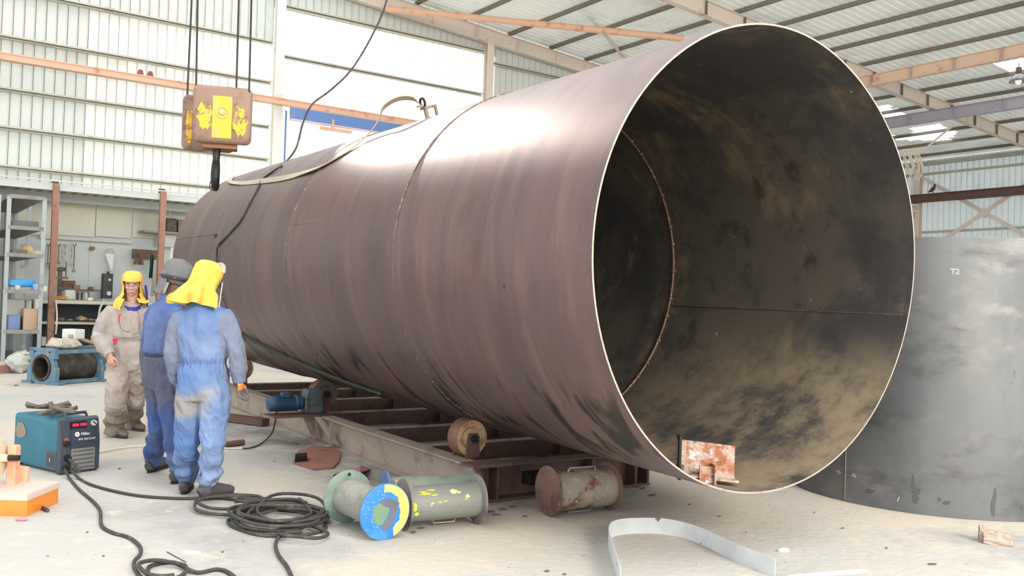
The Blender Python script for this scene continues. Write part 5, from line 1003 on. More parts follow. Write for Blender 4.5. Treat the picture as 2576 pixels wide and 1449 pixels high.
# ---- blue framed drum winch on the floor
m_wblue = M('winch_blue', (98, 130, 150), .6, .15, [((140, 140, 134), 5, .5, .7), ((70, 80, 88), 8, .6, .75)], bump=.2); m_drum = M('drum_dark', (64, 58, 54), .6, .3, [((96, 88, 80), 6, .5, .7)])
w0 = G(112, 966); w1 = G(222, 952); w0.z = w1.z = 0
pump = thing('drum_winch', 'old blue framed steel drum with a dark round opening, behind the welder', 'machine', (w0 + w1) / 2)
wa = Vector((.40, .92, 0)).normalized(); wL = .88; ws = wa.cross(ZB).normalized()
fc = at(107, 925, w0.y); zc = fc.z; c0_ = Vector((w0.x - .03, w0.y, zc)); c1_ = c0_ + wa * wL; axP = (ws, wa, ZB)
print('drum', c0_, c1_, zc)
for c_, nm in ((c0_, 'front_frame'), (c1_, 'rear_frame')):
    mb = MB(); mb.lathe(c_, wa, [(-.03, .215), (-.03, .29), (.03, .29), (.03, .215), (-.03, .215)], 36)
    for s_ in (-1, 1):
        mb.box(c_ + ws * (.27 * s_) - ZB * (zc / 2 - .02), (.10, .07, zc), axP); mb.box(c_ + ws * (.31 * s_) - ZB * (zc - .02), (.22, .12, .04), axP); mb.box(c_ + ws * (.24 * s_) + ZB * .22, (.1, .07, .14), axP)
    mb.box(c_ + ZB * .29, (.56, .07, .05), axP); mb.build(nm, m_wblue, pump, smooth=35)
for (s_, z_) in ((-1, .26), (1, .26), (-1, -.22), (1, -.22)):
    mb = MB(); mb.box((c0_ + c1_) / 2 + ws * (.27 * s_) + ZB * z_, (.05, wL, .06), axP); mb.build('tie_bar', m_wblue, pump)
mb = MB(); mb.lathe(c0_, wa, [(-.05, .17), (-.05, .205), (.0, .21), (.05, .22)] + [(.08 + .02 * k, .225 + .012 * (k % 2)) for k in range(41)] + [(wL - .02, .2), (wL - .02, .02)], 36); mb.lathe(c0_, wa, [(-.05, .17), (.3, .17), (.5, .17), (.5, .001)], 36); mb.build('drum', m_drum, pump, smooth=35)
mb = MB(); mb.lathe(c1_, wa, [(.03, .16), (.22, .16), (.26, .14), (.28, .06), (.28, .001)], 28); mb.build('end_motor', M('winch_motor', (84, 98, 104), .6, .2), pump, smooth=35)
tp = (c0_ + c1_) / 2 + ZB * .30
hp_ = thing('hose_ring', 'dusty white coiled hose lying on top of the blue drum frame', 'hose', tp + ZB * .02)
for k in range(4):
    mb = MB(); mb.tube([tp + ZB * (.045 + .028 * k) - ws * .02 - wa * .05 + (ws * math.cos(a) + wa * math.sin(a)) * (.24 - .02 * k) + ZB * (.01 * math.sin(3 * a + k)) for a in [q * PI / 16 for q in range(33)]], .03, 8); mb.build('hose_turn', M('hose_dusty', (190, 182, 166), .8, 0, [((150, 142, 128), 8, .5, .7)]), hp_, smooth=60)
bx_ = tp + ws * -.02 + wa * .12 + ZB * .20
mb = MB(); mb.bbox(bx_ + ZB * .03, (.30, .2, .16), axP, .015); tag(mb.build('junction_case', M('case_white', (212, 214, 212), .4), off=bx_ - ZB * .05, smooth=40), 'white metal case standing on the coiled hose', 'box')
mb = MB(); mb.box(tp + wa * .36 + ZB * .10 + ws * .05, (.09, .75, .05), ((ws), (wa - ZB * .28).normalized(), (ZB + wa * .28).normalized())); tag(mb.build('wood_plank', M('wood_tan', (176, 150, 118)), off=tp + wa * .3), 'tan plank leaning over the back of the blue drum', 'plank')
lump('rope_heap', 'tangled straw coloured rope heap behind the blue drum', 'rope', 224, 903, 38, 30, 20.2, M('rope_straw', (166, 150, 118), .9, 0, [((110, 98, 76), 10, .5, .65)]), 71, dep=.35)

# ================================================================== PEOPLE
def evaluated(mb, voxel, sm, name):
    me = bpy.data.meshes.new(name); me.from_pydata(mb.v, [], mb.f); bm = bmesh.new(); bm.from_mesh(me); bmesh.ops.recalc_face_normals(bm, faces=bm.faces); bm.to_mesh(me); bm.free()
    o = bpy.data.objects.new(name, me); sc.collection.objects.link(o)
    r = o.modifiers.new('r', 'REMESH'); r.mode = 'VOXEL'; r.voxel_size = voxel; s = o.modifiers.new('s', 'SMOOTH'); s.factor = .5; s.iterations = sm
    dg = bpy.context.evaluated_depsgraph_get(); out = bpy.data.meshes.new_from_object(o.evaluated_get(dg)); bpy.data.objects.remove(o); return out
def cloth(name, base, r, g, b, wearcol=None):
    """woven cloth whose dye changes over sleeves (r), seat (g) and legs (b) through a point attribute"""
    m = bpy.data.materials.new(name); m.use_nodes = True; n = m.node_tree.nodes; l = m.node_tree.links; p = n['Principled BSDF']; p.inputs['Roughness'].default_value = .92
    at_ = n.new('ShaderNodeAttribute'); at_.attribute_name = 'wear'; sp_ = n.new('ShaderNodeSeparateColor'); l.new(at_.outputs['Color'], sp_.inputs[0]); tc = n.new('ShaderNodeTexCoord')
    def nz(sc_, lo, hi):
        z = n.new('ShaderNodeTexNoise'); z.inputs['Scale'].default_value = sc_; z.inputs['Detail'].default_value = 6; l.new(tc.outputs['Object'], z.inputs[0]); q = n.new('ShaderNodeMapRange'); q.inputs['From Min'].default_value = lo; q.inputs['From Max'].default_value = hi; l.new(z.outputs[0], q.inputs[0]); return q.outputs[0]
    def mix(f, a, c):
        x = n.new('ShaderNodeMix'); x.data_type = 'RGBA'; l.new(f, x.inputs[0]); l.new(a, x.inputs[6]); x.inputs[7].default_value = lin(c); return x.outputs[2]
    c0 = n.new('ShaderNodeRGB'); c0.outputs[0].default_value = lin(base); o = c0.outputs[0]
    for ch, c in ((0, r), (1, g), (2, b)): o = mix(sp_.outputs[ch], o, c)
    hs = n.new('ShaderNodeHueSaturation'); l.new(o, hs.inputs['Color']); mr = n.new('ShaderNodeMapRange'); l.new(nz(5, .3, .7), mr.inputs[0]); mr.inputs['To Min'].default_value = .80; mr.inputs['To Max'].default_value = 1.18; l.new(mr.outputs[0], hs.inputs['Value'])
    m2 = n.new('ShaderNodeMapRange'); l.new(nz(3, .35, .7), m2.inputs[0]); m2.inputs['To Min'].default_value = 1.15; m2.inputs['To Max'].default_value = .78; l.new(m2.outputs[0], hs.inputs['Saturation'])
    l.new(hs.outputs[0], p.inputs['Base Color'])
    mp = n.new('ShaderNodeMapping'); l.new(tc.outputs['Object'], mp.inputs[0]); mp.inputs['Rotation'].default_value = (.3, .5, .2); mp.inputs['Scale'].default_value = (1.6, 1.6, .7)
    z = n.new('ShaderNodeTexNoise'); z.inputs['Scale'].default_value = 13; z.inputs['Detail'].default_value = 3; z.inputs['Distortion'].default_value = 1.2; l.new(mp.outputs[0], z.inputs[0]); bp = n.new('ShaderNodeBump'); bp.inputs['Strength'].default_value = .55; bp.inputs['Distance'].default_value = .02; l.new(z.outputs[0], bp.inputs['Height']); l.new(bp.outputs[0], p.inputs['Normal'])
    return m
def sst(a, b, x):
    t = max(0., min(1., (x - a) / (b - a))); return t * t * (3 - 2 * t)
def link_mesh(me, name, mats, par):
    me.name = name; me.materials.clear()
    for m_ in mats: me.materials.append(m_)
    me.transform(Matrix.Translation(-OFF[par.name])); me.polygons.foreach_set('use_smooth', [True] * len(me.polygons))
    o = bpy.data.objects.new(name, me); sc.collection.objects.link(o); o.parent = par; OFF[o.name] = OFF[par.name]; return o
def segdist(p, a, b):
    d = b - a; t = max(0, min(1, (p - a).dot(d) / d.length_squared)); return (p - a - d * t).length, t
def hand(mb, wrist, d, side, s=1., fat=0., curl=.6, thumb=1):
    """palm + four separate bent fingers + thumb; d: along the hand, side: towards the thumb"""
    d = d.normalized(); side = (side - d * side.dot(d)).normalized(); n = d.cross(side).normalized() * thumb   # palm faces n
    mb.tube([wrist - d * .03, wrist + d * .01, wrist + d * .04 * s, wrist + d * .075 * s, wrist + d * .09 * s], [(.026 + fat, .02 + fat), (.028 + fat, .018 + fat), (.038 + fat, .017 + fat), (.042 + fat, .014 + fat), (.034 + fat, .010 + fat)], 12, upv=side)
    for i, (o_, L) in enumerate(((.031, .072), (.0105, .08), (-.0105, .075), (-.031, .058))):
        p = wrist + side * o_ * s + d * (.08 - .004 * abs(i - 1)) * s; q = [p - d * .02]; c = .12; dd = d.copy()
        q.append(p)
        for k, f_ in enumerate((.45, .32, .23)):
            c += curl * (.5, .75, .6)[k]; dd = d * math.cos(c) + n * math.sin(c) + side * (.07 * (1.5 - i)); q.append(q[-1] + dd.normalized() * L * f_ * s)
        mb.tube(q, [.009 + fat, .0095 + fat, .0088 + fat, .0082 + fat, .0065 + fat], 8)
    t0 = wrist + side * .022 * s + d * .025 * s; t1 = t0 + (side * .7 + d * .5 + n * .35).normalized() * .035 * s; t2 = t1 + (side * .25 + d * .9 + n * .35).normalized() * .03 * s; t3 = t2 + (d * .9 + n * .5 - side * .05).normalized() * .026 * s
    mb.tube([t0 - d * .01, t0, t1, t2, t3], [.012 + fat, .014 + fat, .0115 + fat, .010 + fat, .008 + fat], 8)
def boot(par, heel, toe, mat, hgt=.13, w_=.05):
    d = (toe - heel); d.z = 0; L = d.length; d.normalize(); s = ZB.cross(d); L = max(L, .27)
    mb = MB(); sec = [(-.02, .03, .036, .05), (.03, .062, .042, .062), (.08, .06, .042, .06), (.14, .05, .044, .048), (.19, .043, .050, .04), (.235, .038, .048, .034), (.265, .030, .036, .026), (.282, .024, .015, .018)]
    mb.tube([heel + d * a * (L / .28) + ZB * (b + .012) for a, b, c, e in sec], [(c, e) for a, b, c, e in sec], 14, upv=s)
    mb.tube([heel + d * .045 + ZB * .05, heel + d * .04 + ZB * hgt, heel + d * .035 + ZB * (hgt + .07)], [(.045, .06), (.046, .056), (.05, .058)], 14, upv=s)
    me = evaluated(mb, .008, 4, 'boot')
    for v in me.vertices:
        if v.co.z < .018: v.co.z = .018
        n = Vector(noise.noise_vector(v.co * 22)) * .003; v.co += n if v.co.z > .03 else Vector()
    b = link_mesh(me, 'boot', [mat], par)
    mb = MB(); out = []
    for a in range(24):
        t = a * 2 * PI / 24; x = .5 + .5 * math.cos(t); wv = (.047 if x > .55 else .040 if x < .35 else .038) * (1 if abs(math.sin(t)) > .3 else .9); out.append(heel + d * (-.03 + x * (L + .035)) + s * (math.sin(t) * wv))
    mb.prism([Vector((p.x, p.y, .001)) for p in out], (0, 0, .024)); mb.build('boot_sole', M('boot_sole', (44, 40, 38), .8), b, smooth=30)
    return b
def person(label, J, S):
    """J: joints (world); S: style"""
    base = Vector(((J['heel_l'].x + J['heel_r'].x) / 2, (J['heel_l'].y + J['heel_r'].y) / 2, 0)); P = thing('person', label, 'person', base, 'workers standing beside the shell')
    X, Fd = S['X'].normalized(), S['F'].normalized()
    al, ar = [J['heel_' + k] + (J['toe_' + k] - J['heel_' + k]).normalized() * .05 + ZB * .10 for k in 'lr']
    J['an_l'], J['an_r'] = al, ar; up = (J['neck'] - J['pelvis']).normalized()
    # --- body (skin), one continuous surface
    b = MB(); k_ = S.get('k', 1.)
    pts = [J['pelvis'] - up * .06, J['pelvis'], J['waist'], J['chest'], J['chest'] * .4 + J['neck'] * .6, J['neck']]
    b.tube(pts, [(.11 * k_, .09), (.14 * k_, .10), (.12 * k_, .09), (.145 * k_, .105), (.12 * k_, .08), (.055, .055)], 16, upv=X)
    H = J['head']; hf = S['hf'].normalized(); hu = S.get('hu', ZB).normalized(); hx = hf.cross(hu).normalized(); hu = hx.cross(hf).normalized(); ha = (hx, hf, hu)
    b.tube([J['neck'] - up * .05, J['neck'] + up * .03, H - hu * .04], [.065, .056, .058], 14)
    b.ell(H + hu * .02 - hf * .012, (.074, .094, .098), ha, 20, 14); b.ell(H - hu * .045 + hf * .022, (.056, .066, .066), ha, 16, 12); b.ell(H - hu * .088 + hf * .062, (.026, .022, .02), ha); b.ell(H + hu * .028 + hf * .066, (.056, .022, .016), ha)
    b.tube([H + hf * .080 + hu * .02, H + hf * .096 - hu * .005, H + hf * .108 - hu * .024, H + hf * .092 - hu * .032], [.009, .010, .0125, .009], 8); b.ell(H + hf * .086 - hu * .058, (.022, .012, .007), ha); b.ell(H + hf * .085 - hu * .068, (.019, .011, .007), ha)
    for s_ in (-1, 1):
        b.ell(H + hx * (.076 * s_) - hf * .005 - hu * .01, (.012, .022, .034), ha); b.ell(H + hx * (.036 * s_) + hf * .066 - hu * .022, (.022, .02, .022), ha)
    for q in 'lr':
        sh, el, wr = J['sh_' + q], J['el_' + q], J['wr_' + q]
        b.tube([J['chest'] * .5 + J['neck'] * .5, sh * .9 + J['chest'] * .1 - up * .03, sh * .5 + el * .5, el, el * .5 + wr * .5, wr], [.06, .045, .042, .038, .034, .026], 12)
        hand(b, wr, J['hd_' + q], J['th_' + q], thumb=S['thumb_' + q], curl=S.get('curl', .6))
        b.tube([J['pelvis'] + X * (.08 * (1 if q == 'r' else -1)), J['hp_' + q], J['kn_' + q], J['kn_' + q] * .5 + J['an_' + q] * .5 - Fd * .015, J['an_' + q]], [.09, .085, .055, .055, .036], 14)
        hl = J['heel_' + q]; tl = J['toe_' + q]; fd = (tl - hl).normalized()
        b.tube([J['an_' + q], hl + fd * .06 + ZB * .05, hl + fd * .15 + ZB * .045, hl + fd * .22 + ZB * .04], [.036, .036, .032, .022], 10)
    me = evaluated(b, .0052, 3, 'body'); link_mesh(me, 'body', [S['skin']], P)
    # eyes, brows
    if S.get('face'):
        for s_ in (-1, 1):
            mb = MB(); c = H + hx * (.030 * s_) + hf * .077 + hu * .006; mb.ell(c, (.012, .010, .007), ha, 12, 8); e = mb.build('eye', M('eye_white', (220, 212, 206), .3), P, smooth=60)
            mb = MB(); mb.ell(c + hf * .0085 - hu * .001, (.0048, .003, .0048), ha, 10, 6); mb.build('iris', M('iris_dark', (40, 28, 22), .3), e, smooth=60)
            mb = MB(); mb.tube([H + hx * (.014 * s_) + hf * .091 + hu * .022, H + hx * (.032 * s_) + hf * .089 + hu * .028, H + hx * (.048 * s_) + hf * .080 + hu * .022], [.0025, .0035, .002], 6); mb.build('eyebrow', M('hair_black', (36, 30, 28), .8), P)
        mb = MB(); mb.ell(H + hf * .0945 - hu * .0625, (.020, .006, .0065), ha, 12, 6); mb.build('lips', M('lips', (176, 112, 100), .5), P, smooth=60)
    # --- coverall
    c = MB(); T = S['torso']   # list of (f along pelvis..neck, half width, half depth)
    def tp_(f):
        if f < 0: return J['pelvis'] + up * (f * .6)
        if f < .35: t = f / .35; return J['pelvis'] * (1 - t) + J['waist'] * t
        if f < .8: t = (f - .35) / .45; return J['waist'] * (1 - t) + J['chest'] * t
        t = (f - .8) / .2; return J['chest'] * (1 - t) + J['neck'] * t
    c.tube([tp_(f) for f, _, _ in T], [(a_, b_) for _, a_, b_ in T], 20, upv=X)
    segs = []
    for q in 'lr':
        sh, el, wr = J['sh_' + q], J['el_' + q], J['wr_' + q]; a1, a2, a3, a4 = S['arm']
        out_ = (sh - J['chest']); out_ = (out_ - up * out_.dot(up)).normalized()
        c.tube([J['chest'] * .25 + sh * .35 + J['neck'] * .4, sh * .9 + J['neck'] * .1 - up * .0, sh - up * .04, sh * .55 + el * .45, el, el * .45 + wr * .55, wr * .85 + el * .15, wr + (wr - el).normalized() * .005], [.07, a1 * .95, a1, a2, a3, a3 * .98, a4 * 1.1, a4], 14)
        segs.append((sh * .8 + el * .2, el, wr, q))
        l1, l2, l3, l4 = S['leg']; kn, an, hp = J['kn_' + q], J['an_' + q], J['hp_' + q]
        c.tube([hp + up * .06, hp, hp * .55 + kn * .45, kn, kn * .5 + an * .5, an * .85 + kn * .15, an - ZB * S.get('hem', .03)], [l1 * .9, l1, l1 * .97, l2, l3, l4, l4 * 1.04], 16, upv=X)
    me = evaluated(c, .0095, 5, 'coverall')
    A = S.get('fold', .010); wz = J['waist'].z; mats = []
    nrm = [v.normal.copy() for v in me.vertices]
    for v, n in zip(me.vertices, nrm):
        p = v.co.copy(); q1 = noise.noise(Vector((p.x * 9, p.y * 9, p.z * 5 + p.x * 6)) + Vector((S['seed'], 0, 0))); q2 = noise.noise(Vector((p.x * 22 + p.z * 9, p.y * 22, p.z * 12)) + Vector((0, S['seed'], 0)))
        r1 = 1 - abs(q1) * 2.6; r2 = 1 - abs(q2) * 2.4
        amp = A * (1.0 if p.z < J['pelvis'].z else .7); d = amp * (r1 * .75 + r2 * .4 - .3)
        kz = min(J['kn_l'].z, J['kn_r'].z)
        if p.z < kz: d += amp * .7 * math.sin((p.z * 46) + 3 * noise.noise(p * 6)) * min(1, (kz - p.z) / .2)          # bunched trouser legs
        mn = min(segdist(p, s_[1], s_[2])[0] for s_ in segs)
        inarm = mn < S['arm'][2] * 1.25
        if S.get('gather') and not inarm:
            g = math.exp(-((p.z - wz) / .028) ** 2); ang = math.atan2((p - J['waist']).dot(Fd), (p - J['waist']).dot(X)); d += -.014 * g + .006 * math.exp(-((p.z - wz) / .05) ** 2) * math.sin(ang * 30)
        if S.get('cuffs') and not inarm:
            g = math.exp(-((p.z - wz - .02) / .02) ** 2); d += -.012 * g
        v.co = p + n * d
    wear = []
    for v in me.vertices:
        p = v.co; best = 9; who = None
        for s_ in segs:
            d1, t1 = segdist(p, s_[0], s_[1]); d2, t2 = segdist(p, s_[1], s_[2])
            for d_, t_, sg in ((d1, t1, 0), (d2, t2, 1)):
                if d_ < best: best = d_; who = (s_[3], sg, t_)
        wear += list(S['paint'](p, best, who, J)) + [1.]
    cv = link_mesh(me, 'coverall', [S['cloth']], P); ca = me.color_attributes.new('wear', 'FLOAT_COLOR', 'POINT'); ca.data.foreach_set('color', wear); me.update()
    boot(P, J['heel_l'], J['toe_l'], S['boot']); boot(P, J['heel_r'], J['toe_r'], S['boot'])
    return P, ha, H
def hoodmesh(P, H, ha, rings, opening, mat, name='hood', folds=.008, seed=0, lobes=7, solid=.004):
    """rings: (height rel. to head centre, half width, front r, back r, forward shift); opening(h, phi) -> True leaves a gap at the face"""
    hx, hf, hu = ha; n = 56; vs_ = []; fs = []
    hh = []
    for i in range(len(rings) - 1):
        for k in range(4):
            t = k / 4; hh.append(tuple(rings[i][j] * (1 - t) + rings[i + 1][j] * t for j in range(5)))
    hh.append(rings[-1])
    for (h, wx, rf, rb, sf) in hh:
        for j in range(n):
            ph = 2 * PI * j / n - PI; low = max(0, min(1, (.06 - h) / .25)); m = 1 + folds / .1 * low * math.sin(lobes * ph + 2.4 * noise.noise(Vector((ph, h * 9, seed)))) + .25 * low * noise.noise(Vector((math.cos(ph) * 2.2, math.sin(ph) * 2.2, h * 7 + seed))) + .04 * noise.noise(Vector((math.cos(ph) * 4, math.sin(ph) * 4, h * 20)))
            r = rf if math.cos(ph) > 0 else rb
            drop = -.03 * low * noise.noise(Vector((math.cos(ph) * 1.5 + seed, math.sin(ph) * 1.5, 3)))
            vs_.append(H + hx * (math.sin(ph) * wx * m) + hf * (math.cos(ph) * r * m + sf) + hu * (h + drop))
    for i in range(len(hh) - 1):
        for j in range(n):
            e = (j + 1) % n; ph = 2 * PI * (j + .5) / n - PI
            if opening((hh[i][0] + hh[i + 1][0]) / 2, ph): continue
            fs.append((i * n + j, i * n + e, (i + 1) * n + e, (i + 1) * n + j))
    top = len(vs_); vs_.append(H + hu * (rings[0][0] + .006) + hf * rings[0][4]); fs += [(top, j, (j + 1) % n) for j in range(n)]
    mb = MB().add(vs_, fs); o = mb.build(name, mat, P, smooth=80); md = o.modifiers.new('s', 'SOLIDIFY'); md.thickness = solid; md.offset = 1; sb = o.modifiers.new('b', 'SUBSURF'); sb.levels = 1; sb.render_levels = 1; return o
skinA = M('skin_tan', (196, 148, 128), .55, 0, [((206, 158, 138), 12, .5, .7)]); skinB = M('skin_dark', (110, 78, 66), .55)
m_hoody = M('hood_yellow', (232, 190, 84), .85, 0, [((222, 176, 70), 5, .5, .7), ((240, 206, 112), 8, .58, .75)], bump=.15, bscale=200)
m_hoodg = M('hood_grey', (112, 112, 114), .9, 0, [((92, 92, 96), 8, .5, .7)], bump=.2, bscale=150)
m_cov1 = M('coverall_blue', (116, 144, 190), .9, 0, [((138, 164, 206), 3, .48, .66), ((100, 128, 178), 6, .52, .7), ((152, 156, 160), 2.2, .62, .78)], bump=.15, bscale=160)
m_slv1 = M('sleeve_greyblue', (124, 134, 156), .9, 0, [((112, 124, 152), 5, .5, .7), ((140, 142, 146), 4, .56, .75)], bump=.15, bscale=160)
m_seat1 = M('seat_dirty', (158, 156, 154), .9, 0, [((136, 148, 178), 5, .5, .68)], bump=.15, bscale=160)
m_leg1 = M('coverall_pale_leg', (138, 162, 206), .9, 0, [((120, 146, 194), 4, .5, .7), ((158, 170, 190), 5, .6, .75)], bump=.15, bscale=160)
m_cov2 = M('jacket_blue', (92, 112, 164), .9, 0, [((106, 126, 176), 4, .5, .68), ((86, 98, 136), 5, .58, .74)], bump=.15, bscale=160)
m_slv2 = M('sleeve_slate', (96, 104, 130), .9, 0, [((110, 112, 120), 5, .5, .7)], bump=.15, bscale=160)
m_trs2 = M('trousers_greyblue', (100, 104, 124), .9, 0, [((120, 116, 114), 5, .5, .7)], bump=.15, bscale=160); m_leg2 = M('trousers_blue', (84, 108, 166), .9, 0, [((98, 122, 178), 5, .5, .68), ((84, 92, 122), 5, .6, .75)], bump=.15, bscale=160)
m_cov3 = M('coverall_grey', (178, 168, 162), .9, 0, [((158, 148, 142), 4, .5, .7), ((190, 184, 180), 6, .58, .75)], bump=.15, bscale=160); m_cov3b = M('coverall_band', (184, 194, 214), .85); m_cov3d = M('coverall_soiled', (150, 138, 128), .9, 0, [((110, 98, 88), 5, .5, .7), ((170, 160, 150), 6, .56, .72)])
m_boot = M('boot_leather', (74, 72, 72), .7, 0, [((104, 108, 116), 8, .5, .7)], bump=.2); m_boot3 = M('boot_dusty', (108, 98, 90), .8, 0, [((80, 72, 66), 8, .5, .7)], bump=.2)
def D(x, y, Y): return at(x, y, Y)
TOR = [(-.16, .13, .12), (-.05, .175, .135), (.15, .18, .135), (.35, .17, .12), (.55, .185, .13), (.78, .205, .135), (.9, .185, .12), (.97, .12, .095), (1.02, .075, .075)]
# front worker: light blue coverall, yellow hood, seen from behind
Y1 = 6.55
J1 = dict(pelvis=D(512, 972, Y1), waist=D(512, 914, Y1), chest=D(512, 830, Y1), neck=D(515, 762, Y1 + .02), head=D(522, 702, Y1 + .07),
    sh_l=D(450, 802, Y1), el_l=D(434, 882, Y1 - .02), wr_l=D(446, 962, Y1 + .10), hd_l=Vector((.2, .5, -.8)), th_l=Vector((.6, .8, 0)),
    sh_r=D(572, 800, Y1), el_r=D(596, 888, Y1 - .02), wr_r=D(604, 962, Y1 + .02), hd_r=Vector((-.02, .12, -1)), th_r=Vector((.1, 1, 0)),
    hp_l=D(480, 985, Y1), hp_r=D(542, 985, Y1 - .02), kn_l=D(472, 1108, Y1 + .05), kn_r=D(535, 1112, Y1 - .02), heel_l=G(462, 1243), toe_l=G(478, 1222), heel_r=G(508, 1258), toe_r=G(575, 1246))
def paint1(p, d, who, J):
    n = noise.noise(p * 6) ; q = p - J['pelvis']
    sl = sst(.115, .085, d) * sst(J['wr_l'].z - .12, J['wr_l'].z - .04, p.z)
    seat = sst(.10, .0, abs(q.z + .13 + .06 * n) - .06) * sst(.16, .02, q.x + .08 * n) * sst(.08, .0, q.y) * .9
    lg = sst(J['kn_r'].z + .35, J['kn_r'].z + .05, p.z + .2 * n) * sst(-.05, .03, q.x)
    return (sl, seat, lg)
P1, ha1, H1 = person('worker in light blue coverall and yellow hood seen from behind', J1, dict(X=Vector((1, .08, 0)), F=Vector((-.08, 1, 0)), hf=Vector((.55, .8, -.25)), skin=skinB, cloth=cloth('coverall_cloth_blue', (103, 128, 170), (114, 123, 143), (146, 143, 138), (126, 147, 185)), torso=TOR, arm=(.072, .066, .062, .045), leg=(.104, .086, .080, .074), seed=3., gather=True, hem=-.035, paint=paint1, boot=m_boot, thumb_l=1, thumb_r=1, fold=.017))
hoodmesh(P1, H1, ha1, [(.13, .03, .03, .03, -.01), (.12, .062, .068, .075, -.01), (.09, .086, .104, .106, -.008), (.04, .094, .115, .116, -.006), (-.02, .094, .114, .114, -.01), (-.055, .096, .112, .112, -.016), (-.09, .108, .112, .126, -.03), (-.125, .14, .118, .150, -.04), (-.165, .168, .12, .165, -.05), (-.205, .182, .12, .17, -.05), (-.225, .186, .12, .17, -.05)], lambda h, ph: h < .055 and abs(ph) < .85, m_hoody, seed=2., folds=.024, lobes=6)
m_clear = M('clear_visor', (210, 214, 214), .15, 0, alpha=.35); hx, hf, hu = ha1
gg = MB(); gg.tube([H1 + hu * (.045 + .098 * math.sin(a)) + hx * (.094 * math.cos(a)) + hf * (.045 + .02 * math.sin(a)) for a in [(q + 1) * PI / 16 for q in range(15)]], [(.006, .016)] * 15, 8, upv=hu); gg.build('goggles', m_clear, P1, smooth=50)
gg = MB(); gg.tube([H1 + hu * (.085 - .01 * math.cos(a)) + hx * (.112 * math.cos(a)) - hf * (.118 * math.sin(a)) for a in [q * PI / 14 for q in range(15)]], [(.003, .009)] * 15, 6)
sv = J1['wr_r']
mb = MB(); hand(mb, J1['wr_r'], J1['hd_r'], J1['th_r'], thumb=1, fat=.0035, curl=.7); me = evaluated(mb, .0045, 2, 'glove'); gl = link_mesh(me, 'glove', [M('glove_grey', (104, 98, 96), .9), M('glove_orange', (232, 130, 70), .9), M('glove_yellow', (222, 226, 110), .9)], P1)
wz_ = J1['wr_r']; me.polygons.foreach_set('material_index', [2 if (f.center + OFF[P1.name] - wz_).dot(Vector((-.02, .12, -1))) < .012 else (1 if (f.center + OFF[P1.name] - wz_).dot(Vector((-.02, .12, -1))) < .05 and (f.center + OFF[P1.name] - wz_).x > -.005 else 0) for f in me.polygons]); me.update()
# thin white cord down the hood
mb = MB(); mb.tube(spline([H1 + hx * .06 + hu * .0 + hf * .09, H1 + hx * .095 - hu * .09 + hf * .075, H1 + hx * .145 - hu * .20 + hf * .05]), .004, 6); mb.build('hood_cord', M('cord_white', (220, 216, 206), .7), P1)
# middle worker: darker blue, grey hood
Y2 = 7.25
F2 = Vector((.72, .69, 0)); X2_ = Vector((.69, -.72, 0))
J2 = dict(pelvis=D(408, 950, Y2), waist=D(405, 898, Y2), chest=D(412, 820, Y2), neck=D(432, 752, Y2 + .02), head=D(452, 695, Y2 + .05),
    sh_l=D(386, 785, Y2 + .15), el_l=D(372, 865, Y2 + .16), wr_l=D(370, 935, Y2 + .10), hd_l=Vector((0, .05, -1)), th_l=Vector((.7, .7, 0)),
    sh_r=D(450, 798, Y2 - .15), el_r=D(462, 870, Y2 - .16), wr_r=D(474, 925, Y2 - .05), hd_r=Vector((.3, .4, -1)), th_r=Vector((.7, .7, 0)),
    hp_l=D(396, 960, Y2 + .09), hp_r=D(424, 962, Y2 - .08), kn_l=D(402, 1072, Y2 + .13), kn_r=D(436, 1085, Y2 - .08), heel_l=G(376, 1189), toe_l=G(425, 1172), heel_r=G(437, 1217), toe_r=G(486, 1204))
def paint2(p, d, who, J):
    n = noise.noise(p * 6)
    sl = sst(.10, .075, d) * sst(J['sh_l'].z - .12, J['sh_l'].z - .38, p.z) if p.z > J['wr_l'].z - .1 else 0
    tr = 1. if p.z < J['waist'].z + .025 else 0.
    lo = tr * sst(J['kn_l'].z + .30, J['kn_l'].z + .12, p.z + .1 * n)
    return (sl * (1 - tr), tr, lo)
P2, ha2, H2 = person('worker in darker blue overalls and grey hood, between the other two', J2, dict(X=X2_, F=F2, hf=Vector((.85, .5, -.28)), skin=skinB, cloth=cloth('overall_cloth_blue', (92, 112, 158), (82, 90, 112), (87, 90, 106), (74, 93, 139)), torso=TOR, arm=(.068, .062, .058, .044), leg=(.10, .082, .078, .076), seed=8., hem=-.005, cuffs=True, paint=paint2, boot=m_boot, thumb_l=-1, thumb_r=1, fold=.015))
hoodmesh(P2, H2, ha2, [(.13, .03, .03, .03, -.02), (.118, .07, .07, .08, -.02), (.08, .098, .105, .12, -.012), (.03, .108, .118, .13, -.008), (-.02, .104, .112, .126, -.008), (-.05, .088, .098, .108, -.012), (-.07, .068, .075, .085, -.012)], lambda h, ph: h < .03 and abs(ph) < .95, m_hoodg, seed=5., folds=.004)
hoodmesh(P2, H2 - ha2[2] * .02, ha2, [(.03, .10, .1, .128, -.012), (-.03, .096, .1, .122, -.02), (-.07, .09, .1, .112, -.025), (-.12, .095, .1, .108, -.03), (-.16, .105, .1, .115, -.035)], lambda h, ph: abs(ph) < 2.3, m_hoodg, name='neck_flap', seed=6.)
hx, hf, hu = ha2; mb = MB(); rs = []
mb.tube([H2 + hx * (.115 * math.sin(a)) + hf * (-.008 + (.125 if math.cos(a) > 0 else .138) * math.cos(a)) + hu * (-.028 + .012 * math.cos(a)) for a in [q * PI / 20 for q in range(41)]], [(.016, .006)] * 41, 8, upv=hu); mb.build('head_strap', M('strap_black', (48, 48, 52), .6), P2, smooth=60)
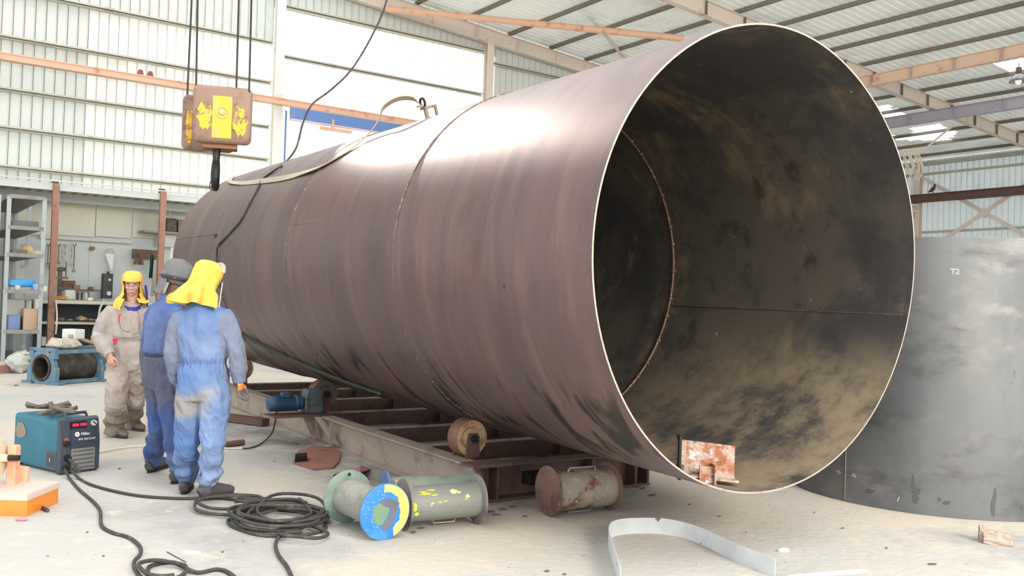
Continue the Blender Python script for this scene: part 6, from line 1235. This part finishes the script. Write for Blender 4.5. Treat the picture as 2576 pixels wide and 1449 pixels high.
mb = MB(); c = H2 + hx * .118 + hu * -.035 - hf * .05; mb.ell(c, (.01, .01, .008), ha2); mb.build('strap_buckle', M('buckle_red', (190, 50, 70), .5), P2)
nk = J2['neck']; mb = MB(); mb.tube([nk + (X2_ * math.cos(a) * .09 + F2 * math.sin(a) * .085) + ZB * (-.005 - .02 * math.sin(a)) for a in [q * PI / 12 for q in range(25)]], [(.022, .007)] * 25, 8, upv=ZB); mb.build('collar', m_cov2, P2, smooth=60)
mb = MB(); wv = J2['waist'] + ZB * .02; mb.tube([wv + (X2_ * math.cos(a) * .165 + F2 * math.sin(a) * .118) for a in [q * PI / 12 for q in range(25)]], [(.016, .006)] * 25, 8, upv=ZB); mb.build('belt', M('belt_dark', (52, 54, 66), .8), P2, smooth=60)
# grey worker facing the camera
Y3 = 9.2
F3 = Vector((.38, -.92, 0)); X3 = Vector((-.92, -.38, 0))
J3 = dict(pelvis=D(320, 905, Y3), waist=D(318, 862, Y3), chest=D(322, 808, Y3), neck=D(332, 764, Y3 - .02), head=D(333, 716, Y3 - .06),
    sh_r=D(272, 790, Y3 - .08), el_r=D(252, 848, Y3 - .10), wr_r=D(277, 893, Y3 - .22), hd_r=Vector((.18, -.1, -1)), th_r=Vector((.9, -.4, 0)),
    sh_l=D(366, 792, Y3 + .06), el_l=D(380, 850, Y3 + .1), wr_l=D(384, 898, Y3 + .05), hd_l=Vector((0, 0, -1)), th_l=Vector((-.7, -.7, 0)),
    hp_r=D(300, 918, Y3 - .05), hp_l=D(338, 918, Y3 + .05), kn_r=D(292, 1005, Y3 - .05), kn_l=D(340, 1000, Y3 + .2), heel_r=G(281, 1096), toe_r=G(318, 1104), heel_l=G(322, 1078), toe_l=G(362, 1086))
def paint3(p, d, who, J):
    n = noise.noise(p * 5)
    bd = 1. if who and who[0] == 'r' and d < .11 and who[1] == 0 and .78 < who[2] < .97 else 0.
    lo = sst(J['an_r'].z + .24, J['an_r'].z + .08, p.z + .1 * n); kn = sst(.15, .4, n) * sst(J['kn_r'].z + .2, J['kn_r'].z, p.z)
    return (bd, min(1, lo + kn * .7), 0.)
P3, ha3, H3 = person('worker in pale grey coverall and yellow hood facing the camera', J3, dict(X=X3, F=F3, hf=Vector((.28, -.94, -.2)), skin=skinA, face=True, cloth=cloth('coverall_cloth_grey', (166, 156, 150), (171, 180, 199), (126, 114, 103), (166, 156, 150)), torso=[(-.16, .14, .12), (-.05, .185, .14), (.15, .18, .135), (.33, .175, .125), (.45, .20, .14), (.6, .205, .145), (.78, .205, .14), (.9, .185, .12), (.97, .12, .095), (1.02, .08, .08)], arm=(.082, .086, .086, .05), leg=(.115, .098, .094, .096), seed=13., cuffs=True, paint=paint3, boot=m_boot3, thumb_l=-1, thumb_r=-1, fold=.018, hem=.045, curl=.9))
hoodmesh(P3, H3, ha3, [(.132, .03, .03, .03, -.01), (.122, .07, .075, .08, -.01), (.09, .090, .106, .106, -.008), (.05, .094, .114, .114, -.006), (.03, .093, .112, .114, -.006), (-.03, .088, .100, .114, -.01), (-.08, .092, .098, .118, -.012), (-.12, .115, .106, .135, -.01), (-.16, .155, .13, .155, 0), (-.20, .17, .15, .165, .01), (-.235, .17, .16, .165, .02)], lambda h, ph: h < .045 and (abs(ph) < (1.02 if h > -.08 else .8 if h > -.13 else .42) or (h < -.17 and ph < -.5 and ph > -2.4)), m_hoody, seed=9., folds=.009, lobes=5)
hx, hf, hu = ha3
mb = MB(); mb.tube([H3 + hx * (.05 * math.cos(a)) + hf * (.108 - .02 * abs(math.cos(a)) ** 2) - hu * (.0 - .018 * math.sin(a)) for a in [q * PI / 12 for q in range(25)]], .003, 6)
mb.build('glasses_frame', M('frame_clear', (190, 180, 176), .3), P3)
mb = MB(); mb.ell(H3 + hf * .098 + hu * .004, (.052, .008, .017), ha3, 18, 8); mb.build('goggle_lens', M('lens_clear', (214, 196, 190), .1, 0, alpha=.05), P3, smooth=60)
mb = MB(); nk = J3['neck']; mb.tube([nk + (X3 * math.cos(a) * .085 + F3 * (math.sin(a) * .085 + .01)) - ZB * (.03 + .03 * math.sin(a)) for a in [q * PI / 12 for q in range(25)]], [(.03, .01)] * 25, 8, upv=ZB); mb.build('collar', M('collar_royal', (56, 62, 150), .8), P3, smooth=60)
mb = MB(); cc_ = H3 - hx * .125 - hu * .11 + hf * .01; mb.tube([cc_ + hu * .11, cc_ + hu * .03 - hx * .01, cc_ - hu * .05 - hx * .015, cc_ - hu * .10 - hx * .02], [(.035, .010), (.045, .012), (.05, .012), (.04, .01)], 10, upv=hf); mb.build('hood_lining', M('collar_royal', (56, 62, 150)), P3, smooth=60)
m_red = M('red_trim', (214, 48, 78), .8)
def onchest(x, y, dY): return D(x, y, Y3 + dY)
def shrink(name, pts, mat, par, tgt_off=.006, thick=.004):
    """small cloth patch laid on the front of a clothed figure"""
    mb = MB(); mb.prism(pts, F3 * thick); return mb.build(name, mat, par)
dgp = bpy.context.evaluated_depsgraph_get(); dgp.update()
cvo = [c_ for c_ in P3.children if c_.name.startswith('coverall')][0]
from mathutils.bvhtree import BVHTree
bv = BVHTree.FromPolygons([v.co + OFF[P3.name] for v in cvo.data.vertices], [tuple(p.vertices) for p in cvo.data.polygons])
def surf(x, y, h=.003):
    d = ray(x, y).normalized(); hit = bv.ray_cast(EYE, d)
    return (hit[0] - d * h) if hit[0] else D(x, y, Y3 - .15)
def cpatch(name, px, mat, par=P3):
    n = len(px); cx, cy = sum(p[0] for p in px) / n, sum(p[1] for p in px) / n; mb = MB(); P = [surf(cx, cy)] + [surf(*p) for p in px]
    mb.add(P, [(0, 1 + k, 1 + (k + 1) % n) for k in range(n)]); o = mb.build(name, mat, par); md = o.modifiers.new('s', 'SOLIDIFY'); md.thickness = .003; return o
cpatch('pocket_trim', [(297, 793), (305, 790), (301, 802), (297, 812)], m_red); cpatch('pocket_trim', [(284, 851), (296, 852), (290, 868), (286, 866)], m_red)
for g in ([(303, 790), (300, 806), (306, 828), (322, 834), (338, 828)], [(345, 775), (350, 800), (352, 840), (352, 858)], [(284, 846), (300, 849), (320, 850), (345, 848), (358, 845)]):
    mb = MB(); mb.tube(spline([surf(*q_) for q_ in g], 4), .004, 5); mb.build('seam', M('seam_dark', (128, 118, 112), .9), P3)
